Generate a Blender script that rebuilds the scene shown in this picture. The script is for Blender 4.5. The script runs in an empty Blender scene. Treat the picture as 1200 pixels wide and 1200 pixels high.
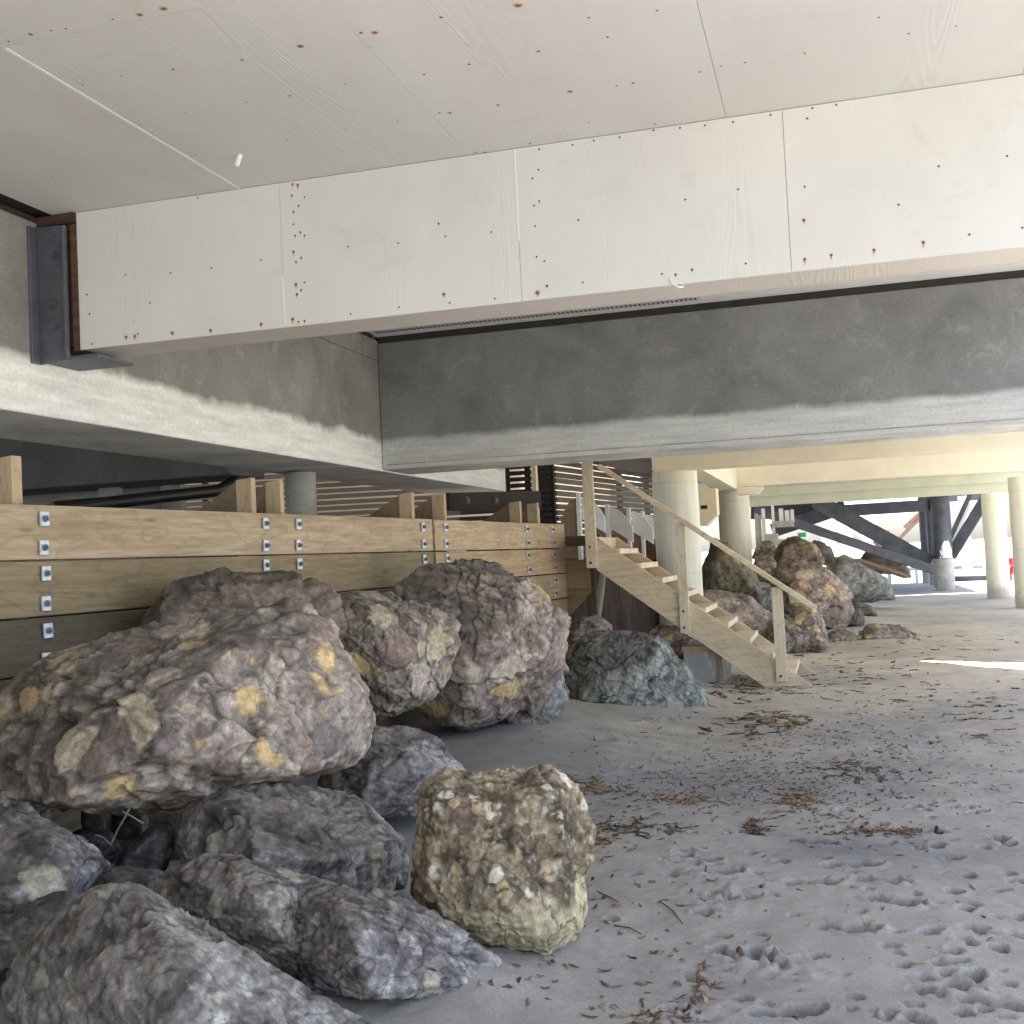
import bpy, bmesh, math, random
import numpy as np
from mathutils import Vector, Matrix

random.seed(11)
rng = np.random.default_rng(11)
scene = bpy.context.scene
COL = scene.collection
R = math.radians

# ------------------------------------------------------------------ camera
EYE = 1.5
CAM = np.array([0.0, 0.0, EYE])
SUN_EL = 74.0
SDIR = np.array([.85, -.53])
FOC = 1360.0                      # focal length in pixels of a 1200 px wide frame
YAW, PITCH, ROLL = 15.4, 2.4, -2.75
ROT = Matrix.Rotation(R(YAW), 3, 'Z') @ Matrix.Rotation(R(90 + PITCH), 3, 'X') @ Matrix.Rotation(R(ROLL), 3, 'Z')
ROTN = np.array(ROT)
cd = bpy.data.cameras.new('camera')
cam = bpy.data.objects.new('camera', cd)
COL.objects.link(cam)
cam.matrix_world = Matrix.Translation((0, 0, EYE)) @ ROT.to_4x4()
cd.sensor_width = 36.0
cd.lens = FOC / 1200 * 36
cd.clip_start = 0.05
cd.clip_end = 3000
scene.camera = cam


def ray(u, v):
    return ROTN @ np.array([(u - 600) / FOC, (600 - v) / FOC, -1.0])


def P(u, v, d):
    return CAM + ray(u, v) * d


def PG(u, v, z=0.0):
    r = ray(u, v)
    return CAM + r * ((z - EYE) / r[2])


def PY(u, v, Y):
    r = ray(u, v)
    return CAM + r * (Y / r[1])


def PX(u, v, X):
    r = ray(u, v)
    return CAM + r * (X / r[0])


# ------------------------------------------------------------------ numpy noise
def _h(ix, iy, iz, s):
    h = (ix.astype(np.int64) * 374761393 + iy.astype(np.int64) * 668265263 + iz.astype(np.int64) * 2147483647 + s * 974634777)
    h = h & 0xFFFFFFFF
    h = ((h ^ (h >> 13)) * 1274126177) & 0xFFFFFFFF
    h = ((h ^ (h >> 16)) * 2246822519) & 0xFFFFFFFF
    h = h ^ (h >> 15)
    return (h & 0xFFFFFF).astype(np.float64) / 16777216.0


def vnoise(p, s=0):
    i = np.floor(p).astype(np.int64)
    f = p - i
    w = f * f * f * (f * (f * 6 - 15) + 10)
    out = 0
    for dx in (0, 1):
        wx = w[:, 0] if dx else 1 - w[:, 0]
        for dy in (0, 1):
            wy = w[:, 1] if dy else 1 - w[:, 1]
            for dz in (0, 1):
                wz = w[:, 2] if dz else 1 - w[:, 2]
                a, b, c = i[:, 0] + dx, i[:, 1] + dy, i[:, 2] + dz
                gx = _h(a, b, c, s) * 2 - 1
                gy = _h(a, b, c, s + 17) * 2 - 1
                gz = _h(a, b, c, s + 31) * 2 - 1
                g = gx * (f[:, 0] - dx) + gy * (f[:, 1] - dy) + gz * (f[:, 2] - dz)
                out = out + wx * wy * wz * g
    return out * 1.5


def fbm(p, s=0, o=4, gain=.5):
    a, t, n = 1.0, 0, 0
    for k in range(o):
        t = t + a * vnoise(p * (2 ** k) + k * 7.3, s + k)
        n += a
        a *= gain
    return t / n * 1.4


def ridged(p, s=0, o=4):
    a, t, n = 1.0, 0, 0
    for k in range(o):
        t = t + a * (1 - np.abs(vnoise(p * (2 ** k) + k * 3.1, s + k)) * 2.2)
        n += a
        a *= .5
    return t / n


def voro(p, s=0):
    i = np.floor(p).astype(np.int64)
    n = len(p)
    f1 = np.full(n, 9.0)
    f2 = np.full(n, 9.0)
    cid = np.zeros(n)
    cid2 = np.zeros(n)
    for dx in (-1, 0, 1):
        for dy in (-1, 0, 1):
            for dz in (-1, 0, 1):
                a, b, c = i[:, 0] + dx, i[:, 1] + dy, i[:, 2] + dz
                d = np.sqrt((a + _h(a, b, c, s) - p[:, 0]) ** 2 + (b + _h(a, b, c, s + 5) - p[:, 1]) ** 2 + (c + _h(a, b, c, s + 9) - p[:, 2]) ** 2)
                k = d < f1
                f2 = np.where(k, f1, np.minimum(f2, d))
                f1 = np.where(k, d, f1)
                cid = np.where(k, _h(a, b, c, s + 77), cid)
                cid2 = np.where(k, _h(a, b, c, s + 99), cid2)
    return f1, f2, cid, cid2


def sstep(a, b, x):
    t = np.clip((x - a) / (b - a), 0, 1)
    return t * t * (3 - 2 * t)


# ------------------------------------------------------------------ node helpers
def new_mat(name):
    m = bpy.data.materials.new(name)
    m.use_nodes = True
    nt = m.node_tree
    for n in list(nt.nodes):
        nt.nodes.remove(n)
    out = nt.nodes.new('ShaderNodeOutputMaterial')
    bs = nt.nodes.new('ShaderNodeBsdfPrincipled')
    nt.links.new(bs.outputs[0], out.inputs[0])
    return m, nt, bs


class NB:
    def __init__(s, nt):
        s.nt = nt

    def node(s, t, **kw):
        n = s.nt.nodes.new(t)
        for k, v in kw.items():
            setattr(n, k, v)
        return n

    def link(s, a, b):
        s.nt.links.new(a, b)

    def val(s, x, inp):
        if hasattr(x, 'is_linked') or isinstance(x, bpy.types.NodeSocket):
            s.link(x, inp)
        else:
            if isinstance(x, (tuple, list)) and len(x) == 3 and inp.type == 'RGBA':
                x = (*x, 1)
            inp.default_value = x

    def coord(s, kind='Object'):
        if kind == 'World':
            return s.node('ShaderNodeNewGeometry').outputs['Position']
        return s.node('ShaderNodeTexCoord').outputs[kind]

    def map(s, vec, scale=(1, 1, 1), loc=(0, 0, 0), rot=(0, 0, 0)):
        n = s.node('ShaderNodeMapping')
        s.link(vec, n.inputs['Vector'])
        n.inputs['Scale'].default_value = scale
        n.inputs['Location'].default_value = loc
        n.inputs['Rotation'].default_value = rot
        return n.outputs[0]

    def noise(s, vec, scale, detail=5, rough=.55, dist=0):
        n = s.node('ShaderNodeTexNoise')
        s.link(vec, n.inputs['Vector'])
        n.inputs['Scale'].default_value = scale
        n.inputs['Detail'].default_value = detail
        n.inputs['Roughness'].default_value = rough
        n.inputs['Distortion'].default_value = dist
        return n.outputs['Fac']

    def voronoi(s, vec, scale, feature='F1'):
        n = s.node('ShaderNodeTexVoronoi', feature=feature)
        s.link(vec, n.inputs['Vector'])
        n.inputs['Scale'].default_value = scale
        return n

    def ramp(s, fac, stops):
        n = s.node('ShaderNodeValToRGB')
        s.link(fac, n.inputs[0])
        e = n.color_ramp.elements
        while len(e) < len(stops):
            e.new(.5)
        for q, (p, c) in zip(e, stops):
            q.position = p
            q.color = (c, c, c, 1) if isinstance(c, (int, float)) else (*c, 1)
        return n.outputs[0]

    def mix(s, fac, a, b, mode='MIX'):
        n = s.node('ShaderNodeMix', data_type='RGBA', blend_type=mode)
        s.val(fac, n.inputs[0])
        s.val(a, n.inputs[6])
        s.val(b, n.inputs[7])
        return n.outputs[2]

    def math(s, op, a, b=0.0, c=None):
        n = s.node('ShaderNodeMath', operation=op)
        s.val(a, n.inputs[0])
        s.val(b, n.inputs[1])
        if c is not None:
            s.val(c, n.inputs[2])
        return n.outputs[0]

    def bump(s, h, strength=.3, dist=.01, normal=None):
        n = s.node('ShaderNodeBump')
        s.link(h, n.inputs['Height'])
        n.inputs['Strength'].default_value = strength
        n.inputs['Distance'].default_value = dist
        if normal is not None:
            s.link(normal, n.inputs['Normal'])
        return n.outputs[0]

    def sep(s, vec):
        n = s.node('ShaderNodeSeparateXYZ')
        s.link(vec, n.inputs[0])
        return n.outputs


def simple_mat(name, col, rough=.8, var=.25, scale=6, bump=.15, bscale=40, metal=0.0):
    m, nt, bs = new_mat(name)
    b = NB(nt)
    c = b.coord('World')
    n = b.noise(c, scale, 6, .6)
    f = b.ramp(n, [(.25, 1 - var), (.75, 1 + var * .6)])
    b.link(b.mix(1.0, col, f, 'MULTIPLY'), bs.inputs['Base Color'])
    bs.inputs['Roughness'].default_value = rough
    bs.inputs['Metallic'].default_value = metal
    b.link(b.bump(b.noise(c, bscale, 6, .65), bump, .004), bs.inputs['Normal'])
    return m


def wood_mat(name, col, dark, axis='X', rough=.75, knots=True, bump=.35, stain=.5, use_obj=True, grain=1.0):
    m, nt, bs = new_mat(name)
    b = NB(nt)
    oi = b.node('ShaderNodeObjectInfo')
    c = b.coord('Object')
    va = b.node('ShaderNodeVectorMath', operation='ADD')
    b.link(c, va.inputs[0])
    vs = b.node('ShaderNodeVectorMath', operation='SCALE')
    vs.inputs[0].default_value = (37, 17, 23)
    b.link(oi.outputs['Random'], vs.inputs['Scale'])
    b.link(vs.outputs[0], va.inputs[1])
    c = va.outputs[0]
    long = {'X': (.35, 1, 1), 'Y': (1, .35, 1), 'Z': (1, 1, .35)}[axis]
    fine = {'X': (.06, 1, 1), 'Y': (1, .06, 1), 'Z': (1, 1, .06)}[axis]
    warp = b.noise(b.map(c, long), 4 * grain, 3, .5)
    w = b.node('ShaderNodeTexNoise')
    b.link(b.map(c, fine), w.inputs['Vector'])
    w.inputs['Scale'].default_value = 38 * grain
    w.inputs['Detail'].default_value = 5
    w.inputs['Roughness'].default_value = .6
    w.inputs['Distortion'].default_value = .6
    rings = b.math('FRACT', b.math('MULTIPLY', warp, 9.0))
    ringv = b.ramp(rings, [(0, .55), (.12, 1), (.8, .9), (1, .55)])
    g = b.ramp(w.outputs['Fac'], [(.3, .0), (.7, 1.0)])
    base = b.mix(g, dark, col)
    base = b.mix(.45, base, b.mix(1.0, base, ringv, 'MULTIPLY'))
    height = b.math('ADD', b.math('MULTIPLY', w.outputs['Fac'], .8), b.math('MULTIPLY', ringv, .35))
    if knots:
        kv = b.voronoi(b.map(c, long), 3.3 * grain)
        kf = b.ramp(kv.outputs['Distance'], [(.025, 1), (.075, 0)])
        base = b.mix(b.math('MULTIPLY', kf, .5), base, tuple(x * .35 for x in dark))
    st = b.ramp(b.noise(b.map(c, long, (3, 5, 1)), 2.2, 5, .6), [(.42, 0), (.72, 1)])
    base = b.mix(b.math('MULTIPLY', st, stain), base, tuple(x * .5 for x in dark))
    if use_obj:
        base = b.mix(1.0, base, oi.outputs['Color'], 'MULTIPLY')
    b.link(base, bs.inputs['Base Color'])
    bs.inputs['Roughness'].default_value = rough
    b.link(b.bump(height, bump, .006), bs.inputs['Normal'])
    return m


def concrete_mat(name, top, band, zsplit=None, rough=.85, amp=.1, streak=.3):
    """dark trowelled concrete, optionally with a paler band below zsplit"""
    m, nt, bs = new_mat(name)
    b = NB(nt)
    c = b.coord('World')
    big = b.noise(c, 1.6, 6, .62, .6)
    mid = b.noise(c, 6, 6, .65, .8)
    fine = b.noise(c, 45, 4, .6)
    tcol = b.mix(b.ramp(big, [(.3, 0), (.7, 1)]), tuple(x * .72 for x in top), tuple(x * 1.25 for x in top))
    tcol = b.mix(b.math('MULTIPLY', b.ramp(mid, [(.56, 0), (.75, 1)]), .55), tcol, tuple(min(1, x * 1.75) for x in top))
    if zsplit is not None:
        strk = b.noise(b.map(c, (.5, .5, 5)), 3.5, 6, .65)
        bcol = b.mix(b.ramp(strk, [(.3, 0), (.6, 1)]), tuple(x * .74 for x in band), band)
        bcol = b.mix(b.math('MULTIPLY', b.ramp(mid, [(.6, 0), (.72, 1)]), .5), bcol, tuple(min(1, x * 1.25) for x in band))
        z = b.sep(c)[2]
        edge = b.math('ADD', z, b.math('MULTIPLY', b.math('SUBTRACT', b.noise(c, 2.4, 5, .55), .5), amp * 1.9))
        f = b.math('SUBTRACT', edge, zsplit)
        f = b.ramp(b.math('ADD', b.math('MULTIPLY', f, 17), .5), [(0, 0), (1, 1)])
        col = b.mix(f, bcol, tcol)
    else:
        col = tcol
    pits = b.ramp(b.voronoi(c, 22).outputs['Distance'], [(.04, .55), (.1, 1)])
    col = b.mix(.6, col, b.mix(1.0, col, pits, 'MULTIPLY'))
    col = b.mix(.5, col, b.mix(1.0, col, b.ramp(fine, [(.3, .75), (.7, 1.15)]), 'MULTIPLY'))
    b.link(col, bs.inputs['Base Color'])
    bs.inputs['Roughness'].default_value = rough
    b.link(b.bump(b.math('ADD', b.math('MULTIPLY', mid, .7), b.math('MULTIPLY', fine, .4)), .35, .012), bs.inputs['Normal'])
    return m


def ply_mat(name, col, axis):
    """painted rough sawn plywood: long faint cathedral grain and broad grey bloom"""
    m, nt, bs = new_mat(name)
    b = NB(nt)
    c = b.coord('World')
    st = {'Y': (1, .07, 1), 'Z': (1, 1, .09)}[axis]
    wob = {'Y': (1, .07, 1), 'Z': (1, 1, .07)}[axis]
    warp = b.noise(b.map(c, wob), 2.1, 3, .5)
    rings = b.math('SINE', b.math('MULTIPLY', warp, 380.0))
    zone = b.ramp(b.noise(b.map(c, {'Y': (1, .1, 1), 'Z': (1, 1, .08)}[axis], (4, 2, 1)), 4.2, 2, .5), [(.52, 0), (.62, 1)])
    gr = b.noise(b.map(c, st), 60, 4, .6)
    h = b.math('ADD', b.math('MULTIPLY', b.math('MULTIPLY', rings, zone), .26), b.math('MULTIPLY', gr, .55))
    bloom = b.noise(b.map(c, {'Y': (1, .4, 1), 'Z': (1, 1, .6)}[axis]), 1.3, 5, .6)
    colr = b.mix(b.ramp(bloom, [(.3, 0), (.72, 1)]), tuple(x * .86 for x in col), col)
    warm = b.ramp(b.noise(c, .9, 3, .5), [(.45, 0), (.7, 1)])
    colr = b.mix(b.math('MULTIPLY', warm, .22), colr, (col[0] * .98, col[1] * .93, col[2] * .86))
    crack = b.math('MULTIPLY', b.ramp(b.math('MULTIPLY', rings, zone), [(.72, 0), (.98, 1)]), .09)
    colr = b.mix(crack, colr, (.3, .28, .26))
    dirt = b.math('MULTIPLY', b.ramp(b.noise(c, 1.9, 9, .78, 1.4), [(.56, 0), (.74, 1)]), .30)
    colr = b.mix(dirt, colr, (.45, .38, .31))
    b.link(colr, bs.inputs['Base Color'])
    bs.inputs['Roughness'].default_value = .7
    b.link(b.bump(h, .2, .006), bs.inputs['Normal'])
    return m


def rock_mat():
    m, nt, bs = new_mat('boulder_stone')
    b = NB(nt)
    at = b.node('ShaderNodeAttribute', attribute_name='col')
    c = b.coord('World')
    n1 = b.noise(c, 26, 8, .7, .4)
    n2 = b.noise(c, 120, 5, .7)
    v = b.voronoi(c, 55)
    f = b.ramp(n1, [(.3, .58), (.5, 1), (.72, 1.5)])
    col = b.mix(1.0, at.outputs['Color'], f, 'MULTIPLY')
    g = b.ramp(n2, [(.3, .7), (.7, 1.25)])
    col = b.mix(.7, col, b.mix(1.0, col, g, 'MULTIPLY'))
    pk = b.ramp(b.noise(b.map(c, (1, 1, .6)), 48, 4, .65), [(.29, 1), (.36, 0)])
    col = b.mix(b.math('MULTIPLY', pk, .7), col, (.035, .03, .028))
    fl = b.ramp(b.noise(c, 75, 3, .6), [(.66, 0), (.74, 1)])
    col = b.mix(b.math('MULTIPLY', fl, .35), col, (.62, .58, .52))
    b.link(col, bs.inputs['Base Color'])
    bs.inputs['Roughness'].default_value = .82
    h = b.math('ADD', b.math('MULTIPLY', b.math('SUBTRACT', n1, pk), .8), b.math('MULTIPLY', n2, .35))
    h = b.math('ADD', h, b.math('MULTIPLY', v.outputs['Distance'], .35))
    b.link(b.bump(h, .5, .011), bs.inputs['Normal'])
    return m


def sand_mat():
    m, nt, bs = new_mat('beach_sand')
    b = NB(nt)
    at = b.node('ShaderNodeAttribute', attribute_name='col')
    c = b.coord('World')
    n1 = b.noise(c, 5, 6, .6)
    n2 = b.noise(c, 90, 6, .75)
    n3 = b.noise(c, 420, 3, .7)
    col = b.mix(1.0, at.outputs['Color'], b.ramp(n1, [(.3, .86), (.7, 1.1)]), 'MULTIPLY')
    col = b.mix(1.0, col, b.ramp(n2, [(.28, .72), (.6, 1.04), (.8, 1.15)]), 'MULTIPLY')
    col = b.mix(.6, col, b.mix(1.0, col, b.ramp(n3, [(.3, .6), (.7, 1.3)]), 'MULTIPLY'))
    sp = b.ramp(b.noise(c, 60, 2, .5), [(.7, 0), (.76, 1)])
    col = b.mix(b.math('MULTIPLY', sp, .45), col, (.1, .085, .07))
    b.link(col, bs.inputs['Base Color'])
    bs.inputs['Roughness'].default_value = .9
    h = b.math('ADD', b.math('MULTIPLY', n2, .8), b.math('MULTIPLY', n3, .45))
    b.link(b.bump(h, .55, .007), bs.inputs['Normal'])
    return m


def attr_mat(name, rough=.6):
    m, nt, bs = new_mat(name)
    b = NB(nt)
    at = b.node('ShaderNodeAttribute', attribute_name='col')
    c = b.coord('World')
    col = b.mix(1.0, at.outputs['Color'], b.ramp(b.noise(c, 60, 4, .6), [(.3, .6), (.7, 1.3)]), 'MULTIPLY')
    b.link(col, bs.inputs['Base Color'])
    bs.inputs['Roughness'].default_value = rough
    return m


def rust_mat(name, core, rim):
    m, nt, bs = new_mat(name)
    b = NB(nt)
    at = b.node('ShaderNodeAttribute', attribute_name='stain')
    c = b.coord('World')
    n = b.noise(c, 110, 5, .7)
    f = b.math('ADD', at.outputs['Fac'], b.math('MULTIPLY', b.math('SUBTRACT', n, .5), .8))
    col = b.ramp(f, [(.0, rim), (.4, tuple((a + q) / 2 for a, q in zip(core, rim))), (.9, core)])
    b.link(col, bs.inputs['Base Color'])
    bs.inputs['Roughness'].default_value = .85
    return m


M = {}
M['rock'] = rock_mat()
M['sand'] = sand_mat()
M['kelp'] = attr_mat('dried_kelp', .55)
M['ceil'] = ply_mat('painted_ceiling_plywood', (.67, .668, .65), 'Y')
M['fascia'] = ply_mat('painted_beam_plywood', (.69, .695, .68), 'Z')
M['soffit'] = ply_mat('painted_underside', (.66, .61, .56), 'Y')
M['rust'] = rust_mat('rust_bleed', (.34, .165, .06), (.72, .64, .50))
M['screw'] = simple_mat('rusty_screw', (.07, .05, .04), .7, .4, 50)
M['caulk'] = simple_mat('white_caulk', (.76, .76, .74), .6, .05)
M['conc'] = concrete_mat('patched_concrete', (.20, .205, .205), (.56, .575, .56), 2.655, amp=.06)
M['conc_left'] = concrete_mat('patched_pale_concrete', (.215, .21, .185), (.78, .79, .73), 2.67, amp=.10)
M['conc_under'] = concrete_mat('board_marked_concrete', (.60, .61, .59), None)
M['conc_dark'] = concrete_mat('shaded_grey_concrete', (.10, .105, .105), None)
M['conc_plain'] = concrete_mat('plain_concrete', (.33, .33, .31), None)
M['dark'] = simple_mat('shadow_gap', (.03, .027, .024), .9, .3)
M['steel'] = simple_mat('grey_primed_steel', (.12, .135, .16), .5, .3, 9, .1, 60, .35)
M['oldwood'] = wood_mat('reddish_glulam', (.16, .085, .055), (.06, .03, .02), 'X', stain=.3)
M['galv'] = simple_mat('galvanised_plate', (.52, .58, .64), .42, .35, 30, .1, 80, .5)
M['galvdark'] = simple_mat('galvanised_nut', (.2, .24, .30), .45, .3, 30, .1, 80, .6)
M['plank'] = wood_mat('pine_plank', (.53, .435, .30), (.33, .25, .155), 'X', stain=.55, bump=.5)
M['postw'] = wood_mat('pine_post', (.60, .48, .31), (.44, .32, .19), 'Z', stain=.15)
M['gusset'] = wood_mat('weathered_gusset', (.28, .20, .12), (.16, .11, .065), 'Y', stain=.4)
M['stair'] = wood_mat('pale_stair_timber', (.84, .735, .57), (.68, .55, .40), 'X', stain=.5, bump=.3)
M['stairz'] = wood_mat('pale_stair_post', (.82, .72, .56), (.70, .58, .42), 'Z', stain=.1, bump=.2)
M['slat'] = wood_mat('dark_slats', (.034, .024, .017), (.018, .013, .01), 'X', stain=.3, knots=False)
M['grey_slat'] = wood_mat('grey_slats', (.22, .20, .175), (.11, .10, .085), 'Y', stain=.3, knots=False)
M['olivew'] = simple_mat('olive_post_paint', (.13, .125, .09), .8, .25)
M['old_brown'] = wood_mat('weathered_sheet_piles', (.17, .125, .11), (.075, .05, .045), 'Z', stain=.45)
M['yellow'] = simple_mat('cream_yellow_paint', (.82, .735, .54), .7, .10, 2, .06)
M['cream'] = simple_mat('cream_paint', (.84, .80, .67), .7, .10, 2, .06)
M['colpaint'] = simple_mat('pale_green_cream_column_paint', (.74, .72, .57), .75, .14, 2.5, .12)
def column_mat():
    m, nt, bs = new_mat('round_column_paint')
    b = NB(nt)
    c = b.coord('World')
    z = b.sep(c)[2]
    n = b.noise(c, 5, 6, .65)
    drip = b.noise(b.map(c, (1, 1, .12)), 9, 5, .6)
    col = b.mix(b.ramp(drip, [(.35, 0), (.7, 1)]), (.66, .65, .54), (.79, .78, .68))
    foot = b.math('SUBTRACT', b.math('ADD', .42, b.math('MULTIPLY', b.math('SUBTRACT', n, .5), .6)), z)
    col = b.mix(b.ramp(b.math('MULTIPLY', foot, 4), [(0, 0), (1, .75)]), col, (.40, .37, .31))
    sm = b.math('FRACT', b.math('MULTIPLY', z, .82))
    col = b.mix(b.ramp(sm, [(0, .5), (.012, 0)]), col, (.3, .29, .22))
    pit = b.ramp(b.voronoi(c, 9).outputs['Distance'], [(.03, .6), (.06, 0)])
    col = b.mix(pit, col, (.35, .33, .26))
    b.link(col, bs.inputs['Base Color'])
    bs.inputs['Roughness'].default_value = .8
    b.link(b.bump(b.noise(c, 24, 6, .65), .3, .01), bs.inputs['Normal'])
    return m


M['colpaint'] = column_mat()
M['green'] = simple_mat('sage_siding_paint', (.60, .63, .51), .75, .12, 2, .06)
M['black'] = simple_mat('hazed_black_creosote', (.075, .085, .105), .6, .5, 3, .2)  # black lifted towards blue, painting in distance haze and flare
M['whitep'] = simple_mat('white_paint', (.80, .80, .78), .6, .1, 3, .06)
M['chalk'] = simple_mat('grey_weathered_board', (.45, .43, .40), .85, .3, 5, .2)
M['red'] = simple_mat('red_vinyl', (.62, .03, .035), .5, .15)
M['blackpipe'] = simple_mat('black_plastic', (.014, .014, .016), .45, .2)
M['pvc'] = simple_mat('white_pvc', (.78, .78, .74), .4, .08)
M['tan'] = simple_mat('tan_wall_paint', (.60, .50, .35), .8, .15, 1.2)
M['brown'] = simple_mat('shade_slab_brown', (.14, .075, .05), .75, .3)
M['glass'] = simple_mat('dark_window_glass', (.05, .06, .07), .1, .1)
M['twig'] = simple_mat('dry_twig', (.42, .40, .36), .8, .3)
M['metalvent'] = simple_mat('vent_metal', (.62, .63, .62), .5, .1, 10, .05, 40, .2)


# ------------------------------------------------------------------ object helpers
def tag(o, label=None, cat=None, group=None, kind=None):
    if label:
        o['label'] = label
    if cat:
        o['category'] = cat
    if group:
        o['group'] = group
    if kind:
        o['kind'] = kind
    return o


def empty(name, loc, label, cat, group=None):
    o = bpy.data.objects.new(name, None)
    o.empty_display_size = .2
    o.location = [float(x) for x in loc]
    COL.objects.link(o)
    return tag(o, label, cat, group)


class MB:
    """collects world-space faces for one mesh"""

    def __init__(s):
        s.v, s.f, s.m, s.st = [], [], [], {}

    def add(s, vs, fs, mat=0, stain=None):
        o = len(s.v)
        s.v += [tuple(float(a) for a in p) for p in vs]
        for f in fs:
            s.f.append([o + i for i in f])
            s.m.append(mat)
        if stain is not None:
            for k, x in enumerate(stain):
                s.st[o + k] = x
        return s

    def box(s, x0, x1, y0, y1, z0, z1, mat=0):
        vs = [(x, y, z) for x in (x0, x1) for y in (y0, y1) for z in (z0, z1)]
        return s.add(vs, [(0, 1, 3, 2), (4, 6, 7, 5), (0, 4, 5, 1), (2, 3, 7, 6), (0, 2, 6, 4), (1, 5, 7, 3)], mat)

    def prism(s, pts, ext, mat=0):
        """planar polygon pts pushed along vector ext"""
        n = len(pts)
        pts = [np.array(p, float) for p in pts]
        ext = np.array(ext, float)
        nn = np.zeros(3)
        for k in range(n):
            nn += np.cross(pts[k], pts[(k + 1) % n])
        if np.dot(nn, ext) > 0:
            pts = pts[::-1]
        vs = pts + [p + ext for p in pts]
        fs = [list(range(n)), list(range(2 * n - 1, n - 1, -1))]
        fs += [[k, n + k, n + (k + 1) % n, (k + 1) % n] for k in range(n)]
        fs = [fs[0], fs[1]] + [f[::-1] for f in fs[2:]]
        return s.add(vs, fs, mat)

    def bar(s, a, b, w, t, up=(0, 0, 1), mat=0):
        """rectangular bar from a to b; w across, t along 'up'"""
        a, b, up = np.array(a, float), np.array(b, float), np.array(up, float)
        d = b - a
        d /= np.linalg.norm(d)
        sd = np.cross(d, up)
        sd /= np.linalg.norm(sd)
        u = np.cross(sd, d)
        q = [sd * w / 2 + u * t / 2, -sd * w / 2 + u * t / 2, -sd * w / 2 - u * t / 2, sd * w / 2 - u * t / 2]
        vs = [a + x for x in q] + [b + x for x in q]
        return s.add(vs, [(0, 1, 2, 3), (7, 6, 5, 4), (0, 4, 5, 1), (1, 5, 6, 2), (2, 6, 7, 3), (3, 7, 4, 0)], mat)

    def tube(s, pts, rad, n=12, mat=0, caps=True):
        pts = [np.array(p, float) for p in pts]
        k = len(pts)
        if not hasattr(rad, '__len__'):
            rad = [rad] * k
        rings = []
        ref = None
        for i in range(k):
            t = pts[min(i + 1, k - 1)] - pts[max(i - 1, 0)]
            t = t / (np.linalg.norm(t) + 1e-9)
            if ref is None:
                ref = np.array([1.0, 0, 0]) if abs(t[0]) < .8 else np.array([0, 1.0, 0])
            a = np.cross(t, ref)
            a /= np.linalg.norm(a)
            bb = np.cross(t, a)
            ref = -np.cross(t, a) if False else ref
            rings.append([pts[i] + rad[i] * (math.cos(2 * math.pi * j / n) * a + math.sin(2 * math.pi * j / n) * bb) for j in range(n)])
        vs = [p for r in rings for p in r]
        fs = []
        for i in range(k - 1):
            for j in range(n):
                fs.append([i * n + j, i * n + (j + 1) % n, (i + 1) * n + (j + 1) % n, (i + 1) * n + j])
        if caps:
            fs.append(list(range(n - 1, -1, -1)))
            fs.append([(k - 1) * n + j for j in range(n)])
        return s.add(vs, fs, mat)

    def build(s, name, mats, parent=None, origin=None, bevel=0, smooth=False, color=None):
        me = bpy.data.meshes.new(name)
        if origin is None:
            if parent is not None:
                a = np.array(s.v)
                origin = (a.min(0) + a.max(0)) / 2
            else:
                a = np.array(s.v)
                origin = (a.min(0) + a.max(0)) / 2
                origin[2] = a[:, 2].min()
        origin = np.array(origin, float)
        me.from_pydata([tuple(np.array(p) - origin) for p in s.v], [], s.f)
        if not isinstance(mats, (list, tuple)):
            mats = [mats]
        for m in mats:
            me.materials.append(m)
        for p, k in zip(me.polygons, s.m):
            p.material_index = k
            p.use_smooth = smooth
        if s.st:
            at = me.attributes.new('stain', 'FLOAT', 'POINT')
            arr = np.zeros(len(s.v), np.float32)
            for k, x in s.st.items():
                arr[k] = x
            at.data.foreach_set('value', arr)
        bm = bmesh.new()
        bm.from_mesh(me)
        bmesh.ops.recalc_face_normals(bm, faces=bm.faces)
        bm.to_mesh(me)
        bm.free()
        o = bpy.data.objects.new(name, me)
        COL.objects.link(o)
        if parent is not None:
            o.parent = parent
            acc = np.zeros(3)
            q = parent
            while q is not None:
                acc += np.array(q.location)
                q = q.parent
            o.location = origin - acc
        else:
            o.location = origin
        if color is not None:
            o.color = (*color, 1) if len(color) == 3 else color
        if bevel:
            md = o.modifiers.new('soft_edges', 'BEVEL')
            md.width = bevel
            md.segments = 2
            md.limit_method = 'ANGLE'
        if smooth:
            me.set_sharp_from_angle(angle=R(40))
        return o


def mesh_np(name, verts, faces, mat, col=None, smooth=True, origin=None):
    me = bpy.data.meshes.new(name)
    verts = np.asarray(verts, float)
    if origin is None:
        origin = np.zeros(3)
    v = (verts - origin).astype(np.float32)
    faces = np.asarray(faces, np.int32)
    n, k = faces.shape
    me.vertices.add(len(v))
    me.vertices.foreach_set('co', v.ravel())
    me.loops.add(n * k)
    me.loops.foreach_set('vertex_index', faces.ravel())
    me.polygons.add(n)
    me.polygons.foreach_set('loop_start', np.arange(0, n * k, k, dtype=np.int32))
    me.polygons.foreach_set('use_smooth', np.full(n, smooth))
    me.materials.append(mat)
    if col is not None:
        at = me.attributes.new('col', 'FLOAT_COLOR', 'POINT')
        c4 = np.ones((len(v), 4), np.float32)
        c4[:, :3] = col
        at.data.foreach_set('color', c4.ravel())
    me.update()
    me.validate()
    o = bpy.data.objects.new(name, me)
    COL.objects.link(o)
    o.location = [float(x) for x in origin]
    return o


# ------------------------------------------------------------------ sand
PITS = []          # x, y, rx, ry, angle, depth, rim


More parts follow.
